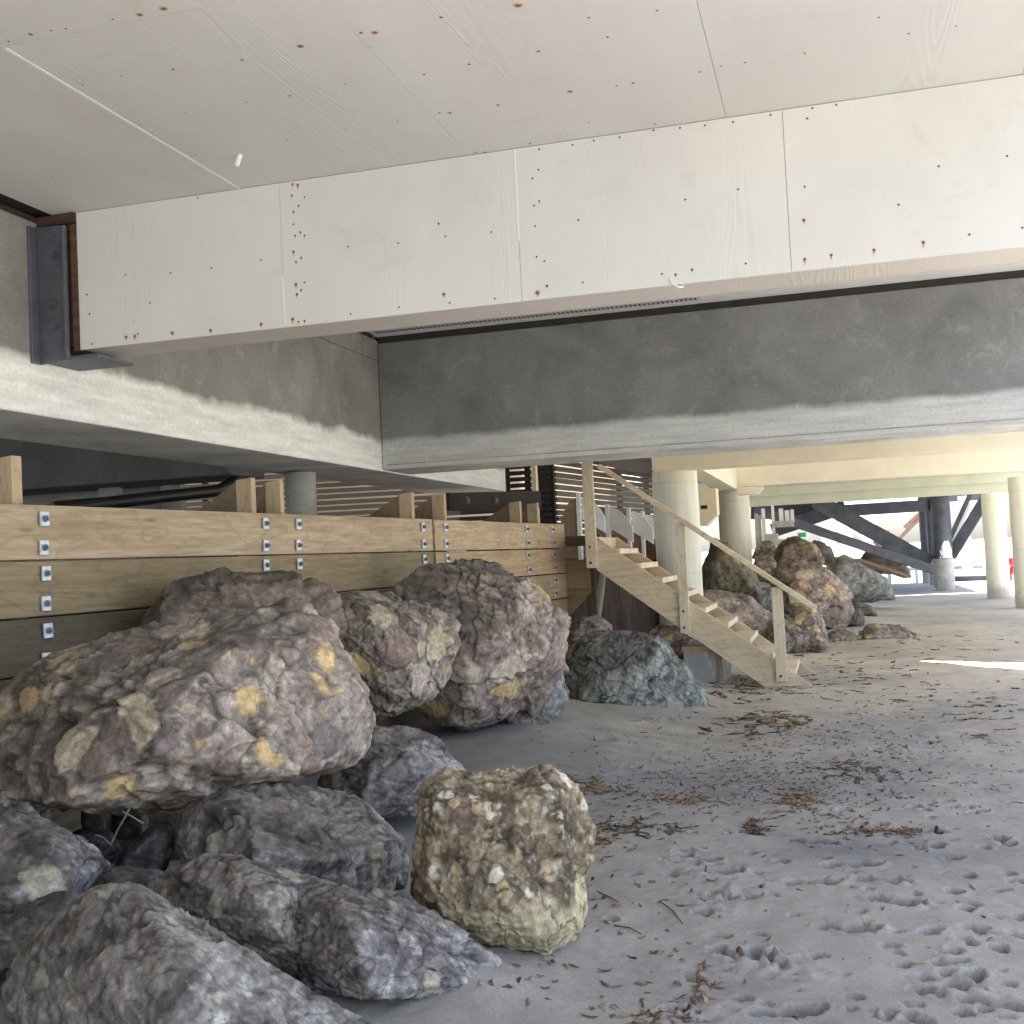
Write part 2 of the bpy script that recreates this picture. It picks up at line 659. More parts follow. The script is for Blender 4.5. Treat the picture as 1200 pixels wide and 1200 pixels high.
def pit(u, v, rx, ry, dep, ang=None, rim=.4):
    g = PG(u, v)
    PITS.append((g[0], g[1], rx, ry, random.uniform(-1.5, 1.5) if ang is None else ang, dep, rim))


# shoe and bare-foot prints (long), then paw prints (small, round)
for (u, v, a) in [(992, 1087, -.15), (867, 1117, -.3), (921, 1183, .1), (1000, 1012, .1), (950, 1034, .0), (1033, 1033, -.4), (1046, 1057, -.3), (950, 984, -.2),
                  (733, 856, .2), (704, 879, .5), (708, 824, .2), (1168, 1175, -.2), (1040, 878, .1), (1030, 905, -.2), (812, 1010, .1), (838, 1022, .3)]:
    g = PG(u, v)
    a = a + random.uniform(-.25, .25)
    ca_, sa_ = math.cos(a), math.sin(a)
    PITS.append((g[0], g[1], .10, .042, a, .011, .5))
    PITS.append((g[0] + .055 * ca_, g[1] + .055 * sa_, .060, .045, a, .022, .6))
    PITS.append((g[0] - .075 * ca_, g[1] - .075 * sa_, .040, .034, a, .024, .6))
    PITS.append((g[0] + .105 * ca_, g[1] + .105 * sa_ + .01, .026, .03, a, .022, .8))
for (u, v) in [(1098, 990), (1117, 1004), (1135, 1025), (1119, 1044), (1131, 1066), (1140, 1060), (1138, 1088), (1092, 1092), (1115, 1116), (1106, 1129), (1140, 1144), (1119, 1155), (1079, 1158),
               (1129, 1186), (1075, 1196), (1171, 981), (1181, 988), (1183, 1023), (1196, 1031), (1133, 917), (1154, 923), (1137, 946), (1152, 950), (1087, 871), (1100, 890), (1042, 904), (1050, 913),
               (1094, 973), (1104, 975), (1117, 983), (836, 1050), (858, 1054), (825, 1069), (887, 1110), (912, 1128), (800, 1004), (840, 1109), (810, 1142), (790, 1184), (1085, 905), (1068, 890), (1078, 915),
               (1188, 940), (1060, 935), (1072, 947), (1085, 951), (1110, 940), (1160, 870), (745, 905), (690, 856), (698, 842), (1195, 1075), (1170, 1110), (1060, 1130), (960, 1120), (1178, 905), (1190, 868),
               (905, 1050), (880, 1000), (915, 1010), (990, 950), (1010, 965), (965, 955)]:
    s = random.uniform(.8, 1.25)
    pit(u, v, .034 * s, .028 * s, .03 * s, None, .5)
for _ in range(150):
    u, v = random.gauss(1090, 70), random.uniform(860, 1195)
    if random.random() < .35:
        u, v = random.gauss(870, 80), random.gauss(1040, 80)
    if u < 700 or v < 850:
        continue
    s = random.uniform(.35, 1.0)
    pit(u, v, .036 * s, .026 * s, .02 * s, None, .7)
LUMPS = []
for (u, v, r, h) in [(850, 1050, .11, .035), (838, 1064, .09, .03), (815, 1000, .12, .02), (880, 1035, .12, .02), (900, 1125, .13, .035), (925, 1140, .12, .025), (845, 1040, .2, .015), (1060, 890, .16, .03), (985, 862, .14, .03), (940, 905, .14, .025), (880, 925, .12, .025), (760, 975, .12, .03),
                     (820, 1150, .12, .02), (800, 1190, .12, .03), (1045, 880, .14, .03), (780, 850, .12, .03), (1145, 1150, .12, .02), (880, 1120, .1, .02)]:
    g = PG(u, v)
    LUMPS.append((g[0], g[1], r, h))


MOUNDS = [(*PG(u, v)[:2], r, h) for (u, v, r, h) in ((590, 1095, .33, .03), (670, 1095, .2, .03), (470, 1150, .4, .06), (560, 1160, .25, .05), (745, 812, .8, .10), (560, 850, .7, .10), (470, 935, .5, .07), (630, 860, .4, .06), (930, 755, .9, .12), (1040, 757, .9, .08), (950, 735, 1.2, .12))]


def sand_base(x, y):
    h = .16 * sstep(.9, 2.6, -x) * sstep(6.5, 9, y)
    h = h + .25 * sstep(0, 3.0, -x) * sstep(14, 20, y)
    h = h - .18 * sstep(4, 14, x)
    for (mx, my, r, hh) in MOUNDS:
        h = h + hh * np.exp(-((x - mx) ** 2 + (y - my) ** 2) / (r * r))
    return h


def sand_height(x, y):
    p = np.stack([x, y, np.zeros_like(x)], 1)
    h = sand_base(x, y)
    h = h + .018 * fbm(p * .9, 3, 3) + .009 * fbm(p * 4, 5, 3)
    near = 1 - sstep(12, 20, y)
    h = h + near * .0022 * np.maximum(0, vnoise(p * 55, 77) - .25) * 4 * sstep(-.2, .3, fbm(p * 1.7, 78, 3))
    rough = sstep(-.15, .35, fbm(p * .8 + 9, 21, 3))
    h = h + near * (.0016 + .004 * rough) * fbm(p * 16, 8, 3)
    h = h + near * rough * .006 * np.maximum(0, fbm(p * 9 + 4, 12, 2) - .15)
    jx = .012 * fbm(p * 24, 41, 2)
    jy = .012 * fbm(p * 24, 42, 2)
    for (px, py, rx, ry, a, dep, rim) in PITS:
        k = (np.abs(x - px) < rx * 4) & (np.abs(y - py) < rx * 4)
        if not k.any():
            continue
        dx, dy = x[k] - px + jx[k], y[k] - py + jy[k]
        ca, sa = math.cos(a), math.sin(a)
        q = np.sqrt(((dx * ca + dy * sa) / rx) ** 2 + ((-dx * sa + dy * ca) / ry) ** 2)
        nz = fbm(np.stack([x[k] * 30, y[k] * 30, 0 * dx], 1), 55, 3)
        nz = fbm(np.stack([x[k] * 22, y[k] * 22, 0 * dx], 1), 55, 2)
        h[k] += -2.5 * dep * np.exp(-q ** 3.4) * (1 + .4 * nz) + .55 * rim * dep * np.exp(-((q - 1.5) / .35) ** 2) * (.7 + 1.6 * nz)
    for (px, py, r, hh) in LUMPS:
        k = (np.abs(x - px) < r * 3) & (np.abs(y - py) < r * 3)
        if not k.any():
            continue
        q = np.hypot(x[k] - px, y[k] - py) / r
        nz = fbm(np.stack([x[k] * 16, y[k] * 16, 0 * q], 1), 66, 4)
        nz2 = fbm(np.stack([x[k] * 45, y[k] * 45, 0 * q], 1), 68, 3)
        h[k] += hh * np.exp(-q ** 2) * (.15 + .75 * nz + .22 * nz2)
    return h


def axis(parts):
    out = []
    for a, b, st in parts:
        n = max(1, int(round((b - a) / st)))
        out += list(np.linspace(a, b, n, endpoint=False))
    return np.array(out + [parts[-1][1]])


gx = axis([(-900, -100, 100), (-100, -20, 10), (-20, -6, 1), (-6, -1.7, .07), (-1.7, 1.9, .013), (1.9, 3, .04), (3, 8, .2), (8, 30, 2), (30, 150, 20), (150, 900, 150)])
gy = axis([(-300, -40, 40), (-40, -6, 4), (-6, 2.8, .3), (2.8, 8.0, .013), (8, 12, .025), (12, 20, .06), (20, 40, .25), (40, 120, 5), (120, 2400, 120)])
GX, GY = np.meshgrid(gx, gy)
X, Y = GX.ravel(), GY.ravel()
Z = sand_height(X, Y)
nx, ny = len(gx), len(gy)
ii = (np.arange(ny - 1)[:, None] * nx + np.arange(nx - 1)[None, :]).ravel()
F = np.stack([ii, ii + 1, ii + nx + 1, ii + nx], 1)
pp = np.stack([X, Y, Z * 0], 1)
damp = sstep(-.25, .35, fbm(pp * .55 + 3, 91, 4))
cs = np.array([.375, .35, .312])[None, :] * (1 - .22 * damp[:, None]) + np.array([-.014, -.004, .014])[None, :] * damp[:, None]
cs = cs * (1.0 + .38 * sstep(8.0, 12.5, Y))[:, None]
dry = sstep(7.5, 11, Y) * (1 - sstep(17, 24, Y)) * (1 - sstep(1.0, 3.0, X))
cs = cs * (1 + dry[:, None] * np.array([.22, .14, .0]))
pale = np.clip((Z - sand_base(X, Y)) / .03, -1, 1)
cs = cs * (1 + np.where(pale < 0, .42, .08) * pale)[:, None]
cs = cs * (1 + .25 * np.maximum(sstep(3.0, 5, X), 1 - sstep(-1, 2, Y)))[:, None]  # sunlit sand painted paler so that it bounces more light
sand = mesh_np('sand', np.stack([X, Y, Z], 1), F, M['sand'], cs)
tag(sand, 'grey beach sand with footprints and scattered kelp', None, None, 'structure')


# ------------------------------------------------------------------ boulders
_ico = {}


def ico(level):
    if level not in _ico:
        bm = bmesh.new()
        bmesh.ops.create_icosphere(bm, subdivisions=level, radius=1)
        me = bpy.data.meshes.new('t')
        bm.to_mesh(me)
        bm.free()
        v = np.zeros(len(me.vertices) * 3)
        me.vertices.foreach_get('co', v)
        f = np.zeros(len(me.polygons) * 3, np.int32)
        me.loops.foreach_get('vertex_index', f)
        _ico[level] = (v.reshape(-1, 3), f.reshape(-1, 3))
        bpy.data.meshes.remove(me)
    return _ico[level]


PAL = {
    'mauve': dict(a=(.175, .138, .122), b=(.41, .36, .325), clasts=[(.56, .42, .22), (.30, .25, .24), (.52, .45, .34), (.24, .175, .155), (.36, .31, .29), (.19, .155, .155), (.54, .40, .20), (.27, .2, .18), (.50, .43, .31), (.42, .36, .33)], amt=.9),
    'pink': dict(a=(.205, .155, .138), b=(.42, .355, .32), clasts=[(.28, .20, .18), (.52, .38, .20), (.48, .42, .35), (.27, .215, .205)], amt=.5),
    'purple': dict(a=(.118, .108, .112), b=(.37, .355, .358), clasts=[(.17, .15, .162), (.28, .262, .28), (.37, .34, .27), (.22, .19, .185)], amt=.35),
    'cream': dict(a=(.14, .12, .108), b=(.36, .34, .32), clasts=[(.52, .46, .33), (.25, .23, .255), (.22, .185, .16), (.40, .37, .32)], amt=.55),
    'grey': dict(a=(.115, .104, .097), b=(.38, .37, .36), clasts=[(.26, .235, .195), (.40, .385, .34), (.19, .17, .16), (.28, .27, .27)], amt=.4),
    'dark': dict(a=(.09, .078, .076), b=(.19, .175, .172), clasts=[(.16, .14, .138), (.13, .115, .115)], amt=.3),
    'brown': dict(a=(.125, .092, .078), b=(.24, .195, .17), clasts=[(.18, .13, .11), (.3, .22, .13)], amt=.35),
    'slate': dict(a=(.135, .148, .15), b=(.34, .355, .345), clasts=[(.20, .215, .21), (.30, .31, .28)], amt=.25),
    'bluegrey': dict(a=(.15, .162, .17), b=(.33, .345, .355), clasts=[(.25, .262, .27)], amt=.2),
    'ochre': dict(a=(.125, .09, .055), b=(.44, .355, .235), clasts=[(.64, .60, .52), (.12, .085, .06), (.25, .18, .115), (.14, .10, .07), (.46, .35, .2), (.62, .57, .48)], amt=.5),
    'moss': dict(a=(.10, .095, .062), b=(.24, .21, .155), clasts=[(.15, .14, .09), (.18, .14, .1)], amt=.3),
}


def facet(q, scale, s):
    """cells each carrying its own tilted plane: broken angular stone"""
    i = np.floor(q / scale).astype(np.int64)
    pq = q / scale
    best = np.full(len(q), 9.0)
    sec = np.full(len(q), 9.0)
    val = np.zeros(len(q))
    for dx in (-1, 0, 1):
        for dy in (-1, 0, 1):
            for dz in (-1, 0, 1):
                a, b, c = i[:, 0] + dx, i[:, 1] + dy, i[:, 2] + dz
                ex = pq[:, 0] - a - _h(a, b, c, s)
                ey = pq[:, 1] - b - _h(a, b, c, s + 5)
                ez = pq[:, 2] - c - _h(a, b, c, s + 9)
                d = np.sqrt(ex * ex + ey * ey + ez * ez)
                v = ex * (_h(a, b, c, s + 21) * 2 - 1) + ey * (_h(a, b, c, s + 22) * 2 - 1) + ez * (_h(a, b, c, s + 23) * 2 - 1) + (_h(a, b, c, s + 24) - .5) * .6
                k = d < best
                sec = np.where(k, best, np.minimum(sec, d))
                val = np.where(k, v, val)
                best = np.where(k, d, best)
    return val, sec - best


def boulder(poly, d, label, pal='mauve', slope=0.0, thick=1.0, fronts=(), level=6, seed=1, csize=.12, rough=1.0, strat=None, name='boulder', cuts=26, strata=.6, amt=None, foot=None, deep=.88, skin_shade_dir=(-.75, .65, -.1), skin_shade_k=1.0):
    q3 = [(*q, 0.0)[:3] for q in poly]
    poly = np.array([q[:2] for q in q3], float)
    offs = [q[2] for q in q3]
    uc, vc = poly.mean(0)
    pts = []
    for (u, v), dq in zip(poly, offs):
        dd = d + slope * (u - uc) + dq
        pts.append(P(u, v, dd))
        for s, q in (((.66, .5),) if len(fronts) > 2 else ((.66, .5), (.7, -.2))):
            u2, v2 = uc + (u - uc) * s, vc + (v - vc) * s
            pts.append(P(u2, v2, d + slope * (u2 - uc) + q * thick + dq * .7))
    for u, v, q in fronts:
        pts.append(P(u, v, d + slope * (u - uc) + q))
    pts = np.array(pts)
    bm = bmesh.new()
    for p in pts:
        bm.verts.new(p)
    bmesh.ops.convex_hull(bm, input=bm.verts)
    bmesh.ops.dissolve_limit(bm, angle_limit=R(5), verts=bm.verts, edges=bm.edges)
    bm.normal_update()
    cen = (pts.max(0) + pts.min(0)) / 2
    N, D = [], []
    for f in bm.faces:
        n = np.array(f.normal)
        dd = float(np.dot(n, np.array(f.calc_center_median()) - cen))
        if dd < 0:
            n, dd = -n, -dd
        N.append(n)
        D.append(max(dd, .02))
    bm.free()
    rs = np.random.default_rng(seed)
    for _ in range(cuts):
        n = rs.normal(size=3)
        n /= np.linalg.norm(n)
        sup = ((pts - cen) @ n).max()
        N.append(n)
        D.append(sup * rs.uniform(deep, .985))
    N, D = np.array(N), np.array(D)
    dirs, faces = ico(level)
    half = (pts.max(0) - pts.min(0)) / 2
    dv = dirs * half
    dv /= np.linalg.norm(dv, axis=1)[:, None]
    a = np.maximum(dv @ N.T, 1e-4) / D[None, :]
    r = (a ** 110).sum(1) ** (-1 / 110.0) * 1.03
    p = cen + dv * r[:, None]
    wgt = a ** 30
    hn = (wgt @ N) / wgt.sum(1)[:, None]
    hn /= np.linalg.norm(hn, axis=1)[:, None]
    pd = ROTN @ (np.array(skin_shade_dir) / np.linalg.norm(skin_shade_dir))
    facing = hn @ pd
    sz = float(np.cbrt(half[0] * half[1] * half[2]))
    c = PAL[pal]
    am = c['amt'] if amt is None else amt
    off = np.array([seed * 3.7, seed * 1.3, seed * 5.1])
    q = p + off
    sv = np.array(strat if strat is not None else rs.normal(size=3))
    sv = sv / np.linalg.norm(sv)
    big = fbm(q * (1.5 / sz), seed, 3)
    rid = ridged(q * (2.6 / sz), seed + 3, 5)
    wv = np.stack([fbm(q * (2.2 / sz), seed + k * 7, 3) for k in (1, 2, 3)], 1)
    fq = q + wv * sz * .16
    fq = fq - np.outer((fq @ sv) * .35, sv)
    fa, fae = facet(fq, sz * .85, seed + 31)
    fb, fbe = facet(fq, sz * .34, seed + 32)
    fq2 = q + wv * sz * .05
    fq2 = fq2 - np.outer((fq2 @ sv) * .4, sv)
    fc, fce = facet(fq2, sz * .13, seed + 33)
    fd, fde = facet(fq2, sz * .055, seed + 34)
    fa = fa * sstep(0, .07, fae)
    fb = fb * sstep(0, .05, fbe)
    crk = np.maximum((1 - sstep(.0, .045, fbe)) * sstep(-.05, .2, fbm(q * (1.7 / sz) + 2, seed + 95, 2)), (1 - sstep(.0, .03, fae)))
    warp = np.stack([fbm(q * (.9 / csize), seed + k * 11, 2) for k in (1, 2, 3)], 1) * csize * .20
    qq = q + warp
    along = qq @ sv
    qs = qq - np.outer(along * .25, sv)
    f1, f2, cid, cid2 = voro(qs / csize, seed)
    g1, g2, gid, gid2 = voro(qs / (csize * .38), seed + 50)
    jag = fbm(q * (4 / csize), seed + 61, 2) * .07
    e1 = sstep(.06, .11, f2 - f1 + jag) * (1 - sstep(.0, .07, f1 - (.34 + .36 * cid2) + jag))
    e2 = sstep(.05, .2, g2 - g1) * (1 - sstep(.0, .15, g1 - (.3 + .3 * gid2)))
    patch = sstep(-.25, .3, fbm(q * (1.4 / sz) + 5, seed + 44, 3))
    patch = .35 + .65 * patch
    isc = (cid < am * patch) * e1
    iss = (gid < am * .8) * e2 * (1 - isc)
    fine = fbm(q * (20.0 / max(sz, .3)), seed + 9, 4)
    st_ = q - np.outer((q @ sv) * .82, sv)
    streak = fbm(st_ * (11 / max(sz, .3)) + wv * .5, seed + 71, 4)
    chipz = sstep(-.05, .35, fbm(q * (1.9 / sz) + 11, seed + 93, 3))
    h = sz * (.035 * big + .012 * (rid - .6)) * rough
    h += sz * rough * (.12 * fa + .026 * fb * (1 - .5 * isc) + (.004 + .022 * chipz) * fc * (1 - .85 * isc) + (.004 + .012 * chipz) * fd * (1 - .9 * isc))
    h += np.minimum(csize * .07, sz * .03) * isc * (cid2 * 1.7 - .4) * rough
    h += csize * .05 * iss * (gid2 * 1.5 - .3) * rough
    h += sz * (.006 * fine + .022 * streak) * rough * (1 - .75 * isc)
    lam = (q @ sv) / (sz * .17) + .9 * wv[:, 0] + .5 * big + .25 * fb
    li = np.floor(lam)
    lf = lam - li
    lw = _h(li, li * 0, li * 0, seed + 88)
    ledge = lf * (1 - sstep(.86, 1.0, lf)) * (.3 + .9 * lw)
    h += sz * .055 * strata * (ledge - .3) * (1 - .6 * isc)
    h -= sz * .022 * crk * rough * (1 - .7 * isc)
    p = p + dv * h[:, None]
    t = .55 * sstep(-.45, .55, fbm(q * (2.1 / sz), seed + 20, 4) + .5 * streak) + .45 * sstep(-.08, .10, fbm(q * (4.2 / sz), seed + 25, 5) + .5 * fb + .25 * streak)
    ca, cb = np.array(c['a']), np.array(c['b'])
    col = ca + (cb - ca) * t[:, None]
    cl = np.array(c['clasts'])
    k1 = cl[np.minimum((cid2 * len(cl)).astype(int), len(cl) - 1)]
    k2 = cl[np.minimum((gid2 * len(cl)).astype(int), len(cl) - 1)]
    col = col + (k2 - col) * (iss * .6)[:, None]
    col = col + (k1 - col) * (isc * .9)[:, None]
    rimc = (cid < am * patch) * sstep(.0, .05, f1 - (.34 + .36 * cid2) + jag + .05) * (1 - sstep(.05, .12, f1 - (.34 + .36 * cid2) + jag + .05))
    col = col * (1 - .35 * rimc)[:, None]
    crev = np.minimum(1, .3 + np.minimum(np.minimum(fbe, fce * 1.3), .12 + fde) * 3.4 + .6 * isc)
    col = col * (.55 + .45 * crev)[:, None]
    col = col * (1 + .18 * fine)[:, None]
    wear_shade = (.15 + .9 * chipz) * fc * (1 - .7 * isc) + (.4 + .8 * chipz) * fd * (1 - .8 * isc) + .7 * streak + .35 * fb + .5 * fine  # worn edges lighter, hollows painted darker as cavity shading
    col = col * np.clip(1 + .34 * wear_shade, .55, 1.5)[:, None]
    if foot is not None:
        zr = (p[:, 2] - p[:, 2].min()) / np.ptp(p[:, 2]) + .12 * big + .06 * fb
        m_ = 1 - sstep(foot[1] - .03, foot[1] + .03, zr)
        col = col + (np.array(foot[0]) * (1 + .35 * streak)[:, None] - col) * (m_ * .85)[:, None]
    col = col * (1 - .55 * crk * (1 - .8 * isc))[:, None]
    # brown patina plus painted shade on the landward and upper side, seaward faces painted lighter
    skin_shade = sstep(-.05, .35, facing + .12 * big + .10 * fb + .06 * fc)
    skin_shade_col = col.mean(1)[:, None] * np.array([.62, .54, .47])
    col = col * (1 + .20 * skin_shade_k * (1 - skin_shade))[:, None]
    col = col + (skin_shade_col - col) * (skin_shade * .72 * skin_shade_k * (1 - .45 * isc))[:, None]
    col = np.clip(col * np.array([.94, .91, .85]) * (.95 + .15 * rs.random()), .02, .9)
    base = cen.copy()
    base[2] = p[:, 2].min()
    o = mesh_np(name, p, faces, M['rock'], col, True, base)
    tag(o, label, 'boulder', 'boulders piled along the bulkhead')
    return o


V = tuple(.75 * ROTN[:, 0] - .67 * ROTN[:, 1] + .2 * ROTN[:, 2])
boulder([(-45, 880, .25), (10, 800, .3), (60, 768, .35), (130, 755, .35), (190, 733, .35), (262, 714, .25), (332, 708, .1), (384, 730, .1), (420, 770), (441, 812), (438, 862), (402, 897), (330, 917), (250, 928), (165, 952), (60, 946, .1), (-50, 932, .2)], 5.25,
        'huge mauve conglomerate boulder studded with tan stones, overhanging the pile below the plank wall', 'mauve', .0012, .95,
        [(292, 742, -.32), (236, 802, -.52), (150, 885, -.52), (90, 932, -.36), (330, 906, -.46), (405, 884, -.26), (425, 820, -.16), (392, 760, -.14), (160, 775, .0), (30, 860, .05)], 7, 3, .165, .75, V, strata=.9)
boulder([(158, 740), (175, 700), (202, 680), (262, 671), (330, 675), (388, 690), (405, 730), (385, 800), (180, 800)], 6.7,
        'dark brown boulder wedged between the plank wall and the huge overhanging boulder', 'brown', .003, .8, [(250, 700, -.2), (340, 700, -.2)], 6, 5, .1, 1.1)
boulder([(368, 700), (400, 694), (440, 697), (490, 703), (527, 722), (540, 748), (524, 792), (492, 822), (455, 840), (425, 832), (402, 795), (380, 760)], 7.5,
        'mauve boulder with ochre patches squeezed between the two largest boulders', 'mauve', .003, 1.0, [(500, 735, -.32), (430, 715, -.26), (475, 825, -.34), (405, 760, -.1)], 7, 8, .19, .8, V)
boulder([(458, 700), (500, 660), (548, 651), (592, 664), (632, 694), (670, 720), (660, 785), (642, 822), (612, 840), (555, 857), (500, 846), (474, 820), (478, 760)], 9.3,
        'tall mauve boulder with a peaked brown top standing against the plank wall', 'pink', .003, 1.2, [(560, 778, -.66), (600, 702, -.42), (650, 765, -.32), (552, 848, -.44), (492, 765, -.18), (540, 690, -.12)], 7, 12, .27, .8)
boulder([(368, 915), (400, 880), (440, 850), (482, 856), (530, 878), (560, 906), (530, 945), (470, 960), (420, 975), (365, 960)], 6.6,
        'low violet-grey boulder on the sand, tucked under the right end of the huge boulder', 'purple', .001, .8, [(440, 884, -.28), (520, 905, -.26), (420, 945, -.34)], 6, 15, .1, .9)
boulder([(200, 980), (215, 945), (260, 927), (320, 921), (380, 924), (432, 944), (472, 985), (466, 1032), (440, 1075), (380, 1100), (300, 1100), (225, 1050)], 5.0,
        'blocky violet-grey boulder with a flat dark top, below the huge boulder', 'purple', .001, .8, [(290, 985, -.42), (385, 1000, -.45), (464, 992, -.26), (325, 1080, -.36), (440, 1066, -.3), (225, 990, -.15)], 7, 18, .1, .75)
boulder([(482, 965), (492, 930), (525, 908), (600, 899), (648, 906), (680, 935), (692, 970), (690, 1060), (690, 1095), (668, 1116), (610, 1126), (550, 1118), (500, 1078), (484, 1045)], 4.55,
        'rounded ochre and brown boulder standing alone at the edge of the open sand', 'ochre', 0, .62, [(508, 942, -.20), (650, 938, -.22), (672, 1062, -.24), (505, 1046, -.24), (600, 1062, -.36), (640, 1106, -.26), (545, 1098, -.26)], 7, 21, .055, .85, cuts=20, skin_shade_k=.4, skin_shade_dir=(-.35, .3, .85), foot=((.60, .51, .33), .42))
boulder([(170, 1040), (208, 1008), (268, 998), (335, 1018), (385, 1040), (425, 1080), (400, 1160), (330, 1185), (250, 1150), (190, 1085)], 4.3,
        'dark boulder with large cream stones along its ridge, behind the front left boulder', 'cream', 0, .7, [(300, 1040, -.3), (240, 1090, -.25), (352, 1120, -.3), (215, 1040, -.1)], 7, 24, .075, .9)
boulder([(315, 1095), (345, 1046), (400, 1036), (478, 1056), (548, 1098), (612, 1155), (596, 1170), (500, 1178), (420, 1175), (340, 1165)], 4.15,
        'long violet-grey boulder tapering to a point on the sand in the foreground', 'purple', 0, .7, [(398, 1082, -.3), (480, 1098, -.2), (430, 1168, -.38), (545, 1150, -.2), (350, 1120, -.2)], 7, 27, .07, .9)
boulder([(5, 1170), (30, 1105), (80, 1058), (130, 1040), (170, 1042), (212, 1068), (252, 1110), (305, 1128), (355, 1150), (405, 1180), (465, 1225), (440, 1330), (200, 1370), (30, 1320)], 3.75,
        'large grey boulder with a sharp ridge at the bottom left corner, nearest of all', 'grey', 0, .8, [(168, 1060, -.14), (217, 1112, -.34), (198, 1205, -.52), (192, 1270, -.56), (380, 1190, -.12), (60, 1150, .05), (420, 1300, -.3)], 7, 30, .09, .75)
boulder([(-90, 990), (-40, 948), (20, 943), (62, 962), (102, 984), (133, 1020), (112, 1058), (62, 1090), (0, 1112), (-90, 1110)], 4.6,
        'smooth dark violet boulder cut off by the left edge, under the huge boulder', 'purple', 0, .8, [(60, 1000, -.25), (92, 1052, -.26), (10, 1062, -.38), (-40, 990, -.2)], 6, 33, .12, .8)
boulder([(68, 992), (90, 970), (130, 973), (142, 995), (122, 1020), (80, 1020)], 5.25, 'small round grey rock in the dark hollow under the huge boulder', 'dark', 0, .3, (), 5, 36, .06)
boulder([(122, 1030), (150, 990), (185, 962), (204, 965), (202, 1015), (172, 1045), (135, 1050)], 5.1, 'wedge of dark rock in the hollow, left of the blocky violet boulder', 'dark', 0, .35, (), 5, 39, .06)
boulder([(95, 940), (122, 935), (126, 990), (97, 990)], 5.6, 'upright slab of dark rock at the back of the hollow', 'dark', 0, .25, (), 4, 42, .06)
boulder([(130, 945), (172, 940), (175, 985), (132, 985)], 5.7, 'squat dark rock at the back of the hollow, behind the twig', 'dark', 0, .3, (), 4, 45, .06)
boulder([(-30, 925), (15, 915), (55, 938), (60, 965), (10, 972), (-30, 965)], 5.0, 'small pebbly grey rock at the left edge, directly under the huge boulder', 'mauve', 0, .3, (), 5, 46, .05)
boulder([(654, 795), (664, 756), (690, 741), (740, 738), (772, 744), (802, 775), (830, 817), (834, 838), (780, 842), (720, 834), (660, 826)], 11.2,
        'large blue-grey boulder on the sand in front of the wooden stairs', 'slate', 0, 1.0, [(700, 772, -.3), (772, 766, -.34), (805, 803, -.25), (690, 822, -.45), (775, 834, -.38)], 7, 48, .12, .8, cuts=20)
boulder([(582, 856), (620, 815), (640, 795), (660, 788), (668, 820), (652, 848), (625, 872), (600, 872)], 9.5,
        'small blue-grey rock under the right side of the tall mauve boulder', 'bluegrey', 0, .5, (), 5, 51, .1)
boulder([(656, 750), (672, 728), (700, 719), (720, 734), (724, 752), (690, 765)], 12.1, 'small pinkish rock between the wall end and the blue-grey boulder', 'pink', 0, .4, (), 5, 54, .1)
boulder([(750, 760), (772, 728), (792, 735), (818, 755), (810, 775), (765, 775)], 13.3, 'pale purplish rock under the stairs', 'pink', 0, .4, (), 5, 57, .12)
boulder([(820, 720), (820, 660), (836, 630), (857, 640), (877, 665), (892, 690), (890, 725)], 17.8, 'dark mossy boulder behind the handrail, between the two cream columns', 'moss', 0, 1.2, (), 5, 60, .25)
boulder([(800, 720), (810, 690), (845, 692), (880, 700), (907, 722), (907, 755), (870, 765), (820, 750)], 16.6, 'mauve boulder seen over the middle stair treads', 'pink', 0, 1.0, (), 5, 63, .2)
boulder([(876, 720), (884, 688), (905, 690), (918, 720), (916, 755), (885, 755)], 17.2, 'blue-grey boulder behind the lower stair post', 'bluegrey', 0, .8, (), 5, 66, .2)
boulder([(893, 768), (914, 724), (935, 711), (958, 709), (962, 735), (973, 758), (940, 765), (905, 772)], 16.3, 'tan-streaked boulder right of the lower stair post, at the foot of the far pile', 'mauve', 0, .9, (), 6, 69, .18)
boulder([(880, 655), (888, 636), (905, 633), (912, 648), (908, 660)], 22.5, 'small pale stone on top of the far rock pile, right of the second cream column', 'cream', 0, .5, (), 4, 72, .2)
boulder([(878, 680), (884, 652), (905, 650), (914, 662), (910, 684)], 21.5, 'flat grey-pink stone in the far pile, just under the small pale stone', 'pink', 0, .6, (), 4, 75, .2)
boulder([(902, 668), (912, 638), (935, 628), (958, 638), (970, 660), (945, 672)], 21.6, 'brown block perched on the big pinkish boulder of the far pile', 'brown', 0, 1.0, (), 5, 78, .3)
boulder([(904, 735), (906, 665), (930, 655), (965, 658), (997, 690), (1003, 718), (988, 744), (940, 742)], 20.4, 'big pinkish-grey boulder, the tallest in the far pile beside the beach', 'pink', 0, 1.5, [(960, 700, -.4)], 6, 81, .25)
boulder([(962, 690), (968, 658), (988, 649), (1012, 660), (1042, 680), (1050, 702), (1020, 706), (985, 705)], 26.5, 'blue-grey sloping boulder at the right end of the far pile', 'bluegrey', 0, 1.4, (), 5, 84, .3)
boulder([(945, 660), (953, 632), (974, 640), (984, 662)], 27, 'dark bluish rock behind the far pile, below the dark braces', 'dark', 0, 1.0, (), 4, 87, .3)
boulder([(958, 714), (1010, 713), (1014, 730), (1010, 736), (962, 732)], 20.6, 'flat dark slab lying on the sand below the big pinkish boulder', 'dark', 0, .6, (), 5, 90, .3)
boulder([(962, 748), (980, 737), (1004, 741), (1010, 758), (968, 760)], 17.2, 'low flat rock half buried in sand right of the stair foot', 'mauve', 0, .5, (), 5, 93, .15)
boulder([(1000, 748), (1015, 731), (1050, 732), (1084, 746), (1080, 762), (1020, 763)], 17.2, 'long low brown rock half buried in the open sand, farthest right of the near beach', 'pink', 0, .6, (), 5, 96, .15, 1.1)
